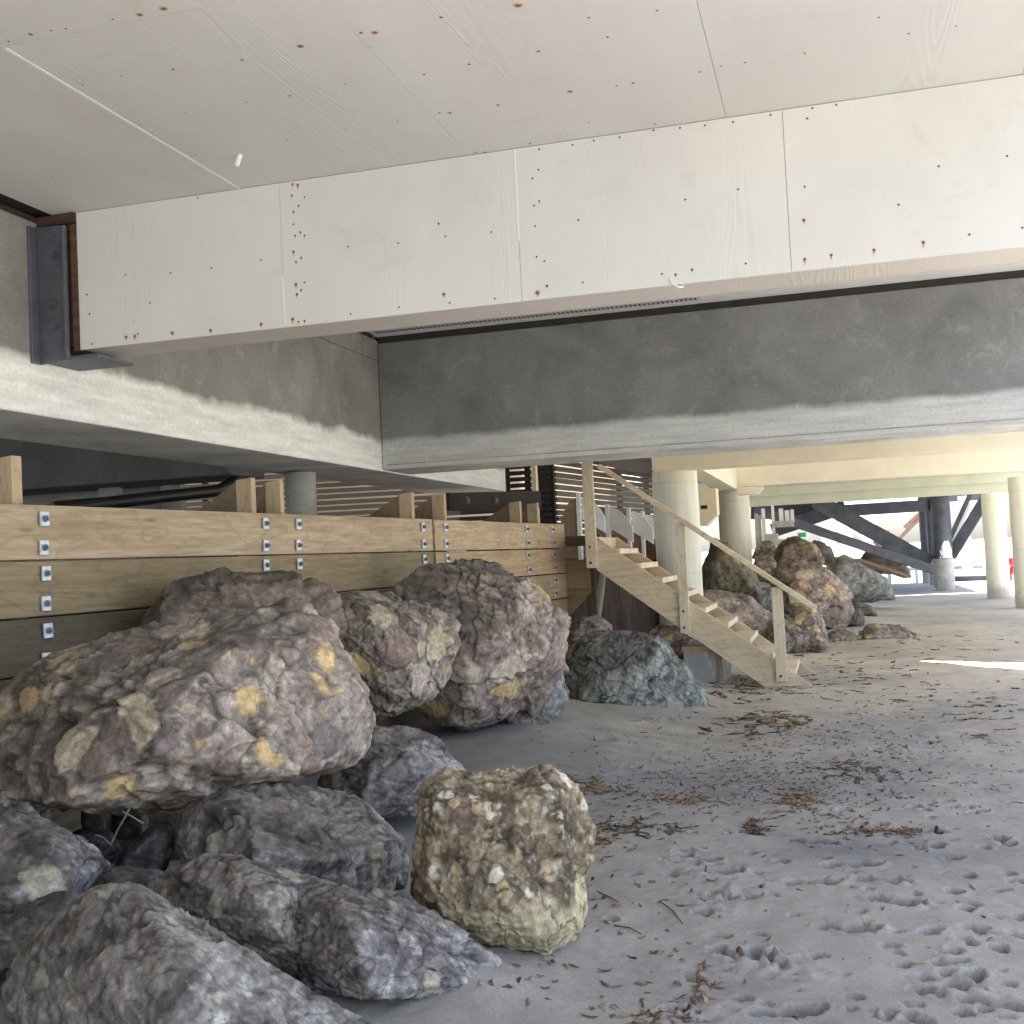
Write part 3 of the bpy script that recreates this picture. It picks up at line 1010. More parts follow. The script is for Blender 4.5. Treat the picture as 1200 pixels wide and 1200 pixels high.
boulder([(995, 722), (1000, 704), (1022, 710), (1030, 722)], 22.0, 'small dark rock at the right foot of the big pinkish boulder', 'brown', 0, .5, (), 4, 99, .2)
boulder([(1000, 672), (1012, 645), (1035, 640), (1055, 648), (1070, 674)], 36, 'distant brown rock under the dark braces', 'brown', 0, 1.2, (), 4, 102, .3)
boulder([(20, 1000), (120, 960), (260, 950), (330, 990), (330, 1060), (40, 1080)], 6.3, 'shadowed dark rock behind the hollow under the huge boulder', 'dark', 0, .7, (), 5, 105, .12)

boulder([(-40, 1095), (20, 1080), (75, 1040), (110, 1050), (60, 1110), (0, 1150), (-40, 1150)], 4.2, 'dark low rock at the left edge behind the nearest ridged boulder', 'dark', 0, .4, (), 5, 108, .08)
boulder([(95, 1040), (140, 1015), (190, 1020), (215, 1050), (160, 1075), (110, 1070)], 4.6, 'small dark rock between the smooth violet boulder and the cream-stoned boulder', 'dark', 0, .4, (), 5, 111, .07)
boulder([(380, 985), (440, 960), (480, 985), (478, 1040), (430, 1060), (390, 1040)], 5.3, 'violet-grey stone filling the gap left of the ochre boulder', 'purple', 0, .4, (), 5, 114, .08)

# ------------------------------------------------------------------ own house above
CEIL = 3.43
BY = 5.2                                  # face of the boxed beam
house = empty('beach_house', (0, 6, 2.4), 'raised beach house overhead with painted plywood ceiling, white boxed beam and grey concrete beams', 'house')


def spot_disc(mb, cpos, ax, ay, nrm, r, mat, drip=0.0, seed=0):
    """irregular stain: fan of rings with stain value falling to the rim"""
    rs = random.Random(seed)
    n = 14
    cpos, ax, ay, nrm = map(np.array, (cpos, ax, ay, nrm))
    vs, st = [cpos + nrm * .0012], [1.0]
    for k, (q, s) in enumerate(((.35, .95), (.7, .45), (1.0, 0.0))):
        for j in range(n):
            a = 2 * math.pi * j / n
            rr = r * q * (1 + rs.uniform(-.22, .22))
            y = math.sin(a) * rr
            if drip and math.sin(a) < -.2:
                y *= 1 + drip * q * max(0, 1 - abs(math.cos(a)) * 1.4)
            vs.append(cpos + ax * math.cos(a) * rr + ay * y + nrm * (.0012 - .0003 * k))
            st.append(s)
    fs = [[0, 1 + j, 1 + (j + 1) % n] for j in range(n)]
    for k in range(2):
        for j in range(n):
            a, b_ = 1 + k * n + j, 1 + k * n + (j + 1) % n
            fs.append([a, a + n, b_ + n, b_])
    mb.add(vs, fs, mat, st)


def screw_head(mb, c, ax, ay, nrm, r, mat):
    c, ax, ay, nrm = map(np.array, (c, ax, ay, nrm))
    n = 8
    vs = [c + nrm * .0035] + [c + nrm * .0022 + r * (math.cos(2 * math.pi * j / n) * ax + math.sin(2 * math.pi * j / n) * ay) for j in range(n)]
    mb.add(vs, [[0, 1 + j, 1 + (j + 1) % n] for j in range(n)], mat)


# ceiling panels, 1.22 wide running along Y; seam positions read off the photo
seams = [-3.86, -2.77, -1.56, -.354, .87, 1.85]
rowy = [2.0, 3.48, BY + .3]
CS = [(607, 6, 3), (439, 38, 2.4), (352, 54, 2.6), (467, 90, 2.4), (668, 107, 2.4), (164, 17, 2.2), (192, 10, 2.6), (36, 40, 1.6), (423, 38, 1.3), (203, 81, 1), (284, 70, 1), (527, 132, 1.7), (515, 132, 1), (584, 123, 1.2), (742, 97, 1.2),
      (550, 75, 1), (340, 112, 1), (216, 131, 0), (336, 163, 0), (405, 98, 0), (466, 141, 0), (405, 151, 0), (631, 60, 1.1), (712, 43, .8), (820, 84, .8), (825, 28, .8), (873, 73, .8), (1065, 39, 0), (943, 62, .8), (97, 99, 0), (230, 180, 0), (142, 89, 0),
      (132, 22, 0), (77, 33, 0), (60, 35, 0), (517, 20, 1.1), (289, 119, 0), (497, 87, .9), (768, 145, .9), (690, 143, 0), (723, 100, .6), (621, 168, 1.2), (568, 178, 1.3), (557, 178, 1), (510, 187, 0), (845, 77, 0), (1030, 20, 0), (1120, 30, 0), (10, 48, 0), (61, 207, 0), (170, 200, 0), (690, 20, 0), (770, 12, 0)]
CSW = []
for (u, v, r) in CS:
    rr = ray(u, v)
    CSW.append((CAM + rr * ((CEIL - EYE) / rr[2]), r))
for j in range(len(rowy) - 1):
    for i in range(len(seams) - 1):
        mb = MB()
        x0, x1, y0, y1 = seams[i] + .001, seams[i + 1] - .001, rowy[j] + .001, rowy[j + 1] - .001
        mb.box(x0, x1, y0, y1, CEIL, CEIL + .018, 0)
        for k, (q, r) in enumerate(CSW):
            if x0 + .02 < q[0] < x1 - .02 and y0 + .02 < q[1] < min(y1, BY) - .005:
                c = (q[0], q[1], CEIL)
                if r > 0:
                    spot_disc(mb, c, (1, 0, 0), (0, 1, 0), (0, 0, -1), .006 * r + .003, 1, 0, k)
                screw_head(mb, c, (1, 0, 0), (0, 1, 0), (0, 0, -1), .0045, 2)
        o = mb.build('ceiling_panel', [M['ceil'], M['rust'], M['screw']], house, origin=((x0 + x1) / 2, (y0 + y1) / 2, CEIL))
mb = MB()
mb.box(-2.777, -2.763, 3.49, BY, CEIL - .003, CEIL - .0005)
mb.build('caulk_line', M['caulk'], house)
for i in range(3):
    for (y0, y1) in ((-.44, 2.0), (-2.88, -.44), (-5.32, -2.88), (-7.76, -5.32)):
        x0, x1 = seams[i], seams[i + 1]
        MB().box(x0 + .001, x1 - .001, y0 + .001, y1 - .001, CEIL, CEIL + .018).build('ceiling_panel', M['ceil'], house, origin=((x0 + x1) / 2, (y0 + y1) / 2, CEIL))
MB().box(-9.5, -.354, -7.8, 1.998, CEIL + .022, CEIL + .4).build('floor_slab', M['dark'], house)
# floor slab over everything, with the ceiling behind the boxed beam a little higher; an unseen wedge is cut by the sea side to shape the sun streak
mb = MB()
mb.box(-9.5, 1.85, 2.0, BY + .28, CEIL + .022, CEIL + .4)
mb.build('floor_slab', M['dark'], house)
mb = MB()
CB = 3.618
mb.box(-3.94, 2.7, BY + .29, 9.95, CB, CB + .2)
mb.build('rear_ceiling', M['whitep'], house)
mb = MB()
mb.box(-9.5, -3.96, BY + .29, 14.15, 3.62, 3.82)
shf = np.array([SDIR[0], SDIR[1]]) * 3.66 / math.tan(R(SUN_EL))
wa, wb, wc = PG(1036, 771)[:2] + shf, PG(1215, 777)[:2] + shf, PG(1215, 787)[:2] + shf
wb = wa + (wb - wa) * 2.6
wc = wa + (wc - wa) * 2.6
xr = 3.4
ta = wa + (wb - wa) * ((xr - wa[0]) / (wb[0] - wa[0]))
tb_ = wa + (wc - wa) * ((xr - wa[0]) / (wc[0] - wa[0]))
mb.box(-3.955, wa[0] - .003, 9.96, 15.1, 3.66, 3.86)
mb.prism([(wa[0], 9.955, 3.66), (xr, 9.955, 3.66), (xr, tb_[1], 3.66), (wa[0], wa[1] - .004, 3.66)], (0, 0, .2))
mb.prism([(wa[0], wa[1] + .004, 3.66), (xr, ta[1], 3.66), (xr, 15.1, 3.66), (wa[0], 15.1, 3.66)], (0, 0, .2))
mb.build('rear_floor_slab', M['conc_plain'], house)
# vent strip against the dark beam
mb = MB()
vy = 9.62
mb.box(-3.90, -.95, vy, vy + .12, CB - .012, CB - .002, 0)
for k in range(74):
    x = -3.85 + k * .039
    for yy in (vy + .025, vy + .07):
        mb.box(x, x + .017, yy, yy + .03, CB - .0145, CB - .013, 1)
mb.build('vent_strip', [M['metalvent'], M['dark']], house)
mb = MB()
mb.box(-3.93, 2.7, 9.935, 9.947, 3.56, CB - .003)
mb.build('joint_strip', M['dark'], house)

# boxed white beam, plywood faces and painted underside
beam = MB().box(-3.95, 1.9, BY + .03, BY + .27, 2.735, CEIL - .004).build('boxed_beam', M['oldwood'], house, color=(1, 1, 1))
beam['label'] = 'white plywood boxed beam across the ceiling with rusty screws'
BEAMX = [-3.72, -2.55, -1.335, -.11, 1.11, 1.9]
BS = [(404, 198, 0), (517, 185, .8), (470, 190, 0), (510, 187, 1), (671, 170, 0), (696, 165, 0), (726, 161, 0), (766, 153, 0), (797, 150, 0), (826, 147, 0), (859, 143, 0), (903, 135, 0), (952, 127, 0), (980, 123, 0), (1024, 115, 0), (1064, 108, 0),
      (1110, 101, 0), (1165, 93, 0), (343, 216, 1.2), (349, 217, 1.8), (342, 229, .8), (357, 231, 0), (350, 241, .7), (344, 248, .8), (344, 263, 0), (352, 272, .8), (346, 276, .8), (357, 276, .7), (344, 295, 1.6), (353, 302, .8), (347, 307, .8), (347, 333, 2), (348, 345, 1.4),
      (353, 340, .8), (357, 331, 0), (343, 374, 2.2), (350, 377, .7), (357, 376, 1), (632, 175, 0), (631, 199, 0), (624, 209, 0), (632, 236, 0), (626, 241, 0), (627, 265, 0), (629, 301, 0), (638, 306, 0), (630, 343, 3.0), (641, 335, 1.6), (148, 395, 2.2), (158, 394, 2.4), (162, 391, 1),
      (202, 390, 2.4), (247, 387, 2.2), (306, 380, 2.2), (520, 345, 2.2), (511, 363, 1.4), (527, 355, 0), (468, 360, 0), (411, 368, 0), (580, 350, 0), (776, 321, 0), (792, 322, 1.2), (811, 316, 1.2), (942, 258, 1.8), (943, 304, 1.8), (974, 299, 1.7), (1024, 293, 1.7), (1082, 284, 1.9),
      (1136, 275, 0), (1198, 267, 0), (514, 262, 1.2), (522, 277, 0), (576, 272, 0), (467, 285, 0), (408, 289, 0), (678, 258, 0), (803, 234, 0), (865, 222, 0), (943, 219, 0), (683, 331, 0), (874, 309, 0), (1053, 240, 0), (1100, 195, 0), (200, 320, 0), (248, 314, 0), (176, 355, 0),
      (147, 322, 0), (306, 305, 0), (102, 345, .9), (105, 368, .8), (108, 403, .8), (300, 220, 0), (232, 232, 0), (946, 139, 0), (1180, 183, 0), (728, 380, 0)]
BSW = []
for (u, v, r) in BS:
    BSW.append((PY(u, v, BY), r, u))
for i in range(len(BEAMX) - 1):
    mb = MB()
    x0, x1 = BEAMX[i] + .001, BEAMX[i + 1] - .001
    mb.box(x0, x1, BY, BY + .018, 2.705, CEIL - .003, 0)
    for k, (q, r, u) in enumerate(BSW):
        if x0 + .004 < q[0] < x1 - .004 and 2.715 < q[2] < CEIL - .01:
            c = (q[0], BY, q[2])
            if r > 0:
                spot_disc(mb, c, (1, 0, 0), (0, 0, 1), (0, -1, 0), .0042 * r + .003, 1, 2.6 if (u > 900 or 338 < u < 360) else .9, k + 100)
            screw_head(mb, c, (1, 0, 0), (0, 0, 1), (0, -1, 0), .0048, 2)
    mb.build('face_panel', [M['fascia'], M['rust'], M['screw']], beam, origin=((x0 + x1) / 2, BY, 2.7))
for a, b_ in ((-3.72, -1.5), (-1.5, .93), (.93, 1.9)):
    MB().box(a + .001, b_ - .001, BY + .0185, BY + .30, 2.708, 2.724, 0).build('underside_panel', M['soffit'], beam)
MB().box(-3.70, 1.9, BY + .275, BY + .295, 2.727, CEIL - .01).build('back_panel', M['soffit'], beam)
mb = MB()
mb.box(-1.339, -1.331, BY - .0022, BY - .0002, 2.99, CEIL - .004)
mb.build('caulk_line', M['caulk'], beam)
mb = MB()
mb.box(-2.554, -2.547, BY - .0022, BY - .0002, 2.72, 2.97)
mb.build('caulk_line', M['caulk'], beam)
# torn caulk tail under the beam near the right of centre
q = PY(790, 322, BY)
mb = MB()
mb.tube([(q[0] - .02, BY - .004, 2.735), (q[0] - .01, BY - .012, 2.71), (q[0] + .02, BY + .0, 2.69), (q[0] + .035, BY + .03, 2.70)], .004, 6)
mb.build('caulk_tail', M['caulk'], beam)

# concrete beams
lb = MB().box(-4.75, -3.95, -7.8, 14.12, 2.375, 3.40).build('concrete_side_beam', [M['conc_left'], M['conc_under']], house, bevel=.012)
for p_ in lb.data.polygons:
    if p_.normal.z < -.5:
        p_.material_index = 1
lb['label'] = 'long grey concrete beam on the left with a rough white lower band'
MB().box(-4.72, -3.951, 5.48, 14.1, 3.40, 3.585).build('beam_upper_course', M['conc_left'], lb)
MB().box(-4.7, -3.955, -.5, 5.47, 3.402, 3.428).build('joint_strip', M['dark'], lb)
MB().box(-3.955, -3.93, 5.53, 9.79, 3.587, CB - .003).build('joint_strip', M['dark'], lb)
cb = MB().box(-3.948, 3.4, 9.93, 10.62, 2.385, 3.558).build('concrete_cross_beam', [M['conc'], M['conc_under']], house, bevel=.012)
for p_ in cb.data.polygons:
    if p_.normal.z < -.5:
        p_.material_index = 1
cb['label'] = 'dark grey concrete beam across the middle with a paler lower band'
# a thin drip groove shadow line along the lower edge
MB().box(-3.9, 3.35, 9.9265, 9.9295, 2.425, 2.436).build('drip_line', M['conc_plain'], cb)
# landward cross beam and the wall under it
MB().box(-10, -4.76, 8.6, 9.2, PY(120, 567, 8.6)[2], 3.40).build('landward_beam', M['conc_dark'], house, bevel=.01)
MB().box(-10, -6.05, 9.6, 9.8, .0, 2.5).build('landward_wall', M['conc_plain'], house, color=(1, 1, 1))
pc = P(353, 590, 10.2)
MB().tube([(pc[0], pc[1], 0), (pc[0], pc[1], 2.36)], .135, 28).build('concrete_column', M['conc_plain'], house, smooth=True)
pc = P(209, 585, 10.6)
MB().box(pc[0] - .05, pc[0] + .05, pc[1] - .05, pc[1] + .05, 0, 3.3).build('support_post', M['chalk'], house)
pc = P(130, 585, 10.4)
MB().box(pc[0] - .09, pc[0] + .09, pc[1] - .05, pc[1] + .05, 0, 3.3).build('support_post', M['chalk'], house)
# steel hanger at the left end of the boxed beam
hg = MB()
hg.prism([(-3.949, BY - .035, 2.64), (-3.765, BY - .035, 2.655), (-3.765, BY - .035, 3.36), (-3.949, BY - .035, 3.37)], (0, .014, 0))
hg.box(-3.949, -3.935, BY - .10, BY - .036, 2.64, 3.36)
hg.box(-3.949, -3.60, BY - .02, BY + .30, 2.655, 2.672)
hg.box(-3.782, -3.765, BY - .050, BY - .0365, 2.66, 3.355)
hg = hg.build('steel_hanger', M['steel'], house, bevel=.003)
for z in (2.83, 2.95, 3.21, 3.30):
    for x in (-3.845,):
        MB().tube([(x, BY - .037, z), (x, BY - .050, z)], .024, 14).tube([(x, BY - .050, z), (x, BY - .072, z)], .014, 6).build('bolt', M['steel'], hg)
MB().box(-3.76, -3.722, BY + .0, BY + .03, 2.70, 3.37).build('timber_end', M['oldwood'], beam, color=(1, 1, 1))
MB().box(-3.949, -3.72, BY - .018, BY + .02, 3.375, 3.426).build('packing_strip', M['oldwood'], beam, color=(.5, .5, .5))
# short white drain stub through the ceiling
rr = ray(282, 182)
q = CAM + rr * ((CEIL - EYE) / rr[2])
MB().tube([(q[0], q[1], CEIL + .01), (q[0] - .018, q[1] - .012, CEIL - .052)], .0125, 14).build('drain_stub', M['pvc'], house, smooth=True)

# ------------------------------------------------------------------ plank retaining wall
WA = np.array([-3.97, 4.87])
WB = np.array([-3.06, 13.37])
wd = (WB - WA) / np.linalg.norm(WB - WA)
wn = np.array([wd[1], -wd[0]])              # towards the beach
WANG = math.atan2(wd[1], wd[0])
wall = empty('retaining_wall', (WA[0], WA[1], 0), 'timber retaining wall of stacked pine planks with galvanised bolt plates, behind the boulders', 'wall')


def wall_s(u):
    """distance along the wall line seen at pixel column u (top edge)"""
    r = ray(u, 603)
    # solve t*r.xy = WA + s*wd
    A = np.array([[r[0], -wd[0]], [r[1], -wd[1]]])
    t, s = np.linalg.solve(A, WA)
    return s


def wp(s, out, z):
    p = WA + wd * s + wn * out
    return np.array([p[0], p[1], z])


S507, S660 = wall_s(507), wall_s(660)
ROWH = .291
ZT = 1.905


def wall_box(name, mat, s0, s1, o0, o1, z0, z1, parent, color=None, bevel=.006):
    """box in wall space, built local so the grain follows the plank"""
    mb = MB().box(-(s1 - s0) / 2, (s1 - s0) / 2, -(o1 - o0) / 2, (o1 - o0) / 2, -(z1 - z0) / 2, (z1 - z0) / 2)
    o = mb.build(name, mat, None, origin=(0, 0, 0), bevel=bevel, color=color)
    c = wp((s0 + s1) / 2, (o0 + o1) / 2, (z0 + z1) / 2)
    o.parent = parent
    o.location = c - np.array(parent.location)
    o.rotation_euler.z = WANG + (math.pi if False else 0)
    return o


fv = []
for so_ in (-9.0, S660 - .02):
    for oo in (-.10, -7.0):
        for zz in (-.3, 1.58):
            fv.append(wp(so_, oo, zz))
fb_ = MB().add(fv, [(0, 1, 3, 2), (4, 6, 7, 5), (0, 4, 5, 1), (2, 3, 7, 6), (0, 2, 6, 4), (1, 5, 7, 3)]).build('ground_fill', simple_mat('packed_earth', (.16, .135, .105), .95, .4, 3, .5, 20), None)
tag(fb_, 'dark earth fill behind the plank wall', None, None, 'structure')
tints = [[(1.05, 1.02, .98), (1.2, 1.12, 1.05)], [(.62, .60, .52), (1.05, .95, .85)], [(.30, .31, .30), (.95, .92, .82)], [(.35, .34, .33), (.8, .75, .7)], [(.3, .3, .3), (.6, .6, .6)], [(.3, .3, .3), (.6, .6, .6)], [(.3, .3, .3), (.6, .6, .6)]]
for k in range(7):
    z1 = ZT - k * ROWH
    z0 = z1 - ROWH + .008
    w = random.uniform(-.006, .006)
    if z0 < -.2:
        continue
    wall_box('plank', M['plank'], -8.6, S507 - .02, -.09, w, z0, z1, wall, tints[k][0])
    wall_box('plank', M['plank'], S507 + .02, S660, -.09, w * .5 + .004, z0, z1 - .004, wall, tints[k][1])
# bolts: one plate modelled with its nut, the rest copied
pl = MB().box(-.031, .031, -.006, .006, -.038, .038).build('bolt_plate', M['galv'], None, origin=(0, 0, 0), bevel=.002)
nut = MB().tube([(0, -.006, 0), (0, -.022, 0)], .017, 6).tube([(0, -.022, 0), (0, -.034, 0)], .009, 10).build('bolt', M['galvdark'], None, origin=(0, 0, 0))
nut.parent = pl
first = True
for u in (48, 308, 347, 493, 520, 615, 645):
    s = wall_s(u)
    for z in (ZT - .072, ZT - .222, ZT - .355, ZT - .51, ZT - .65, ZT - .80):
        if first:
            o, n_ = pl, nut
            first = False
        else:
            o = pl.copy()
            COL.objects.link(o)
            n_ = nut.copy()
            COL.objects.link(n_)
            n_.parent = o
        o.parent = wall
        o.location = wp(s + random.uniform(-.01, .01), .014, z) - np.array(wall.location)
        o.rotation_euler = (0, random.uniform(-.06, .06), WANG)
# uprights with sloping gusset backs
for u, h, w in ((38, .26, .07), (312, .25, .055), (345, .25, .05), (496, .24, .06), (533, .25, .055), (620, .24, .06), (640, .24, .055)):
    s = wall_s(u)
    g0 = wp(s - w / 2, -.095, 0)
    g1 = wp(s - w / 2, -.22, 0)
    g2 = wp(s - w / 2, -.75, 0)
    ext = np.array([wd[0], wd[1], 0]) * w
    mb = MB().prism([(g0[0], g0[1], -.3), (g0[0], g0[1], ZT + h), (g1[0], g1[1], ZT + h - .01), (g1[0], g1[1], -.3)], ext)
    po = mb.build('post', M['postw'], wall, bevel=.004, color=(1, 1, 1))
    if u != 38:
        g1b = wp(s - w / 2 + .01, -.222, 0)
        mb = MB().prism([(g1b[0], g1b[1], 1.5), (g1b[0], g1b[1], ZT + h - .02), (g2[0], g2[1], ZT - .06), (g2[0], g2[1], 1.5)], ext * .7)
        mb.build('gusset', M['gusset'], po, bevel=.003, color=(1, 1, 1))
    else:
        g1b = wp(s - w / 2 + .01, -.222, 0)
        mb = MB().prism([(g1b[0], g1b[1], 1.5), (g1b[0], g1b[1], ZT + h - .05), (g2[0], g2[1], ZT + h - .2), (g2[0], g2[1], 1.5)], ext * .7)
        mb.build('gusset', M['gusset'], po, bevel=.003, color=(.6, .6, .6))

# ------------------------------------------------------------------ stairs
SY = 12.9
SYF = 14.22
A = PY(697, 628, SY)
B = PY(944, 798, SY)
B[2] = max(0.0, B[2])
st = empty('wooden_stairs', ((A[0] + B[0]) / 2, SY + .45, 0), 'pale wooden open-riser stairs with a single handrail leading down to the sand', 'stairs')
slope = (B[2] - A[2]) / (B[0] - A[0])
for k, (y, nm) in enumerate(((SY, 'stringer'), (SYF, 'stringer'))):
    xs = A[0] - (.0 if k == 0 else .0)
    zt = A[2]
    dv_ = .385
    xb = A[0] + (-.03 - A[2]) / slope
    xb2 = A[0] + (-.03 - A[2] + dv_) / slope
    pts = [(xs, y, zt), (xb, y, -.03), (xb2, y, -.03), (xs, y, zt - dv_)]
    MB().prism(pts, (0, .045, 0)).build(nm, M['stair'], st, bevel=.004, color=(.97, .93, .86) if k == 0 else (1, .95, .85))
NT = 9
for k in range(NT):
    z = A[2] - .155 - k * (A[2] - .16) / (NT)
    xn = A[0] + (z - .05 - A[2]) / slope
    MB().box(xn - .25, xn, SY + .0455, SYF - .0005, z - .062, z).build('tread', M['stair'], st, bevel=.005, color=(1.12, 1.1, 1.05))
# back board behind the first tread
MB().box(A[0] - .04, A[0] - .002, SY + .0, SYF + .045, A[2] - .36, A[2] - .01).build('header_board', M['stair'], st, bevel=.004, color=(.95, .85, .75))


def stair_post(u0, u1, vt, vb):
    a = PY(u0, vb, SY - .045)
    b_ = PY(u1, vb, SY - .045)
    t_ = PY((u0 + u1) / 2, vt, SY - .045)
    xc = (a[0] + b_[0]) / 2 + .0
    w = b_[0] - a[0]
    o = MB().box(xc - w / 2, xc + w / 2, SY - .046, SY - .001, a[2], t_[2]).build('post', M['stairz'], st, bevel=.004, color=(1, 1, 1))
    for dz in (.06, .24):
        if a[2] + dz < t_[2] - .3:
            if vb > 780 and dz > .1:
                continue
            MB().tube([(xc - .01, SY - .047, a[2] + dz), (xc - .01, SY - .056, a[2] + dz)], .014, 10).build('bolt', M['screw'], o)
    return xc, t_[2]


xs_, zs_ = stair_post(687.5, 700, 540, 666)
x2_, z2_ = stair_post(797.5, 809, 612, 742)
x3_, z3_ = stair_post(910, 923, 688, 799)
h0 = PY(702, 546, SY - .03)
h1 = PY(956, 713, SY - .03)
MB().bar(h0, h1, .10, .055, (0, 0, 1)).build('handrail', M['stair'], st, bevel=.005, color=(1.1, 1.08, 1.0))
# landing frame between the wall end and the stair head
lf = empty('landing_frame', (A[0] - .35, 13.5, 0), 'weathered timber landing frame between the plank wall end and the stair head', 'landing')
qa, qb = PY(661, 626, 13.45), PY(697, 632, 13.45)
MB().box(qa[0] - .05, A[0] - .045, 13.42, 13.5, qb[2] - .07, qb[2] + .05).build('joist', M['gusset'], lf, bevel=.004, color=(.6, .55, .5))
qa, qb = PY(662, 657, 13.4), PY(694, 690, 13.4)
MB().box(qa[0] - .05, qb[0] - .02, 13.40, 13.46, qb[2] + .01, qa[2]).build('face_board', M['plank'], lf, bevel=.004, color=(.75, .65, .55))
MB().prism([(qa[0] - .05, 13.39, qb[2] + .005), (qb[0] + .02, 13.39, qb[2] + .005), (qa[0] + .0, 13.39, qb[2] - .34), (qa[0] - .05, 13.39, qb[2] - .34)], (0, .04, 0)).build('brace_board', M['plank'], lf, color=(.6, .5, .42))
MB().box(qb[0] - .05, qb[0] + .03, 13.44, 13.52, 0, qa[2] + .30).build('leg', M['gusset'], lf, color=(.5, .45, .4))
# footing block under the stair
q0, q1 = PY(803, 757, 13.2), PY(848, 787, 13.2)
ft = MB().box(q0[0], q1[0], 13.0, 14.15, -.05, q0[2]).build('footing_block', M['conc_plain'], None, bevel=.01)
tag(ft, 'grey concrete footing block with timber edging under the stairs', 'footing')
MB().box(q0[0] - .01, q1[0] + .01, 12.985, 12.999, q0[2] - .05, q0[2] + .005).build('edging', M['plank'], ft, color=(.9, .8, .7))
MB().box(q1[0] - .035, q1[0] + .012, 12.97, 12.984, -.03, q0[2] - .055).build('edging', M['plank'], ft, color=(.8, .75, .7))
# weathered sheet-pile boards under the landing
sp = empty('board_bulkhead', (-2.9, 14.6, 0), 'dark weathered upright boards below the stair head', 'bulkhead')
for k in range(13):
    u = 668 + k * 9
    q = P(u, 690, 14.6 + .12 * k)
    MB().box(-.105, .105, -.03, .03, -.2, 1.45 + random.uniform(-.05, .05)).build('board', M['old_brown'], None, origin=(0, 0, 0), color=(random.uniform(.7, 1.2),) * 3).location = (0, 0, 0)
    o = COL.objects[-1]
    o.parent = sp
    o.location = np.array([q[0], q[1], 0]) - np.array(sp.location)
    o.rotation_euler = (0, random.uniform(-.02, .02), .35)
lg = MB().tube([P(699, 726, 14.2), P(703, 700, 14.2), P(709, 655, 14.3)], [.05, .045, .04], 10).build('driftwood_pole', M['chalk'], None, smooth=True)
tag(lg, 'pale weathered pole leaning on the dark boards under the stair head', 'pole')

# ------------------------------------------------------------------ neighbour: bulkhead uprights behind the stairs
nb = empty('upright_row', (-3.4, 16.5, 1), 'row of white-edged timber uprights with curved grey backs behind the stair head', 'bulkhead')
for (u, vt, vb, d) in ((677, 578, 624, 15.6), (711, 591, 650, 16.3), (736, 595, 645, 17.0), (752, 599, 650, 17.6)):
    a, b_ = P(u, vt, d), P(u - 2, vb, d)
    w = .05
    po = MB().prism([(a[0] - w / 2, a[1], a[2]), (a[0] + w / 2, a[1], a[2]), (a[0] + w / 2 - .02, a[1], 0.2), (a[0] - w / 2 - .02, a[1], 0.2)], (0, .09, 0)).build('upright', M['whitep'], nb, bevel=.003)
    pts = []
    for k in range(9):
        t = k / 8
        pts.append((a[0] - .05 - .24 * t, a[1] + .04, a[2] - .06 - .40 * t * t))
    pts += [(a[0] - .29, a[1] + .04, .9), (a[0] - .05, a[1] + .04, .9)]
    MB().prism(pts, (0, .06, 0)).build('curved_back', M['gusset'], po, color=(1.3, 1.3, 1.3))
    pts2 = [(a[0] + .03 + .3 * k / 8, a[1] + .1, a[2] - .05 - .28 * (k / 8) ** 2) for k in range(9)] + [(a[0] + .33, a[1] + .1, a[2] - .55), (a[0] + .03, a[1] + .1, a[2] - .35)]
    MB().prism(pts2, (0, .05, 0)).build('curved_front', M['whitep'], po)
dkw = MB().box(-4.6, -2.25, 19.6, 19.75, -.1, 1.75).build('dark_wall', M['brown'], None)
tag(dkw, 'dark brown timber wall in the shade behind the white-edged uprights', 'wall')


# ------------------------------------------------------------------ slatted fences
def slat_fence(name, a, b_, z0, z1, pitch, sh, mat, label, posts=4, th=.025, pw=.07, pm=None):
    a, b_ = np.array(a, float), np.array(b_, float)
    root = empty(name, ((a[0] + b_[0]) / 2, (a[1] + b_[1]) / 2, z0), label, 'fence', 'slatted fences on the land side')
    d = b_ - a
    L = np.linalg.norm(d)
    ang = math.atan2(d[1], d[0])
    n = int((z1 - z0) / pitch)
    for k in range(n):
        o = MB().box(-L / 2, L / 2, -th / 2, th / 2, -sh / 2, sh / 2).build('slat', mat, None, origin=(0, 0, 0), color=(random.uniform(.75, 1.2),) * 3)
        o.parent = root
        o.location = (0, 0, k * pitch + sh / 2)
        o.rotation_euler = (random.uniform(-.03, .03), random.uniform(-.002, .002), ang)
    for k in range(posts):
        t = k / (posts - 1)
        o = MB().box(-pw / 2, pw / 2, -.045, .045, -z0, z1 - z0 + .03).build('fence_post', pm or mat, None, origin=(0, 0, 0), color=(.7, .7, .7))
        o.parent = root
        nrm = np.array([-math.sin(ang), math.cos(ang)]) * .07
        o.location = (d[0] * (t - .5) + nrm[0], d[1] * (t - .5) + nrm[1], 0)
        o.rotation_euler = (0, 0, ang)
    return root


slat_fence('slatted_fence', (-11.5, 14.3), (-4.35, 15.6), 1.35, 3.5, .082, .060, M['slat'], 'dark horizontal slat fence behind the plank wall with warm light in its gaps', 6, pm=M['slat'])
fa_, fb2 = PY(590, 580, 15.9), PY(646, 580, 15.9)
slat_fence('slatted_fence', (fa_[0], 15.9), (fb2[0], 15.9), 1.3, 3.5, .088, .06, M['slat'], 'short brown slat fence section beside the olive corner post', 3)
fg = PY(652, 580, 16.9)
slat_fence('slatted_fence', (fg[0], 16.9), (-2.75, 24.5), 1.2, 3.5, .095, .076, M['grey_slat'], 'grey weathered slat fence receding behind the handrail and first cream column', 6, pm=M['slat'])
q = P(641, 590, 16.6)
o = MB().box(q[0] - .10, q[0] + .10, q[1] - .1, q[1] + .1, 0, 3.4).build('corner_post', M['olivew'], None, bevel=.006)
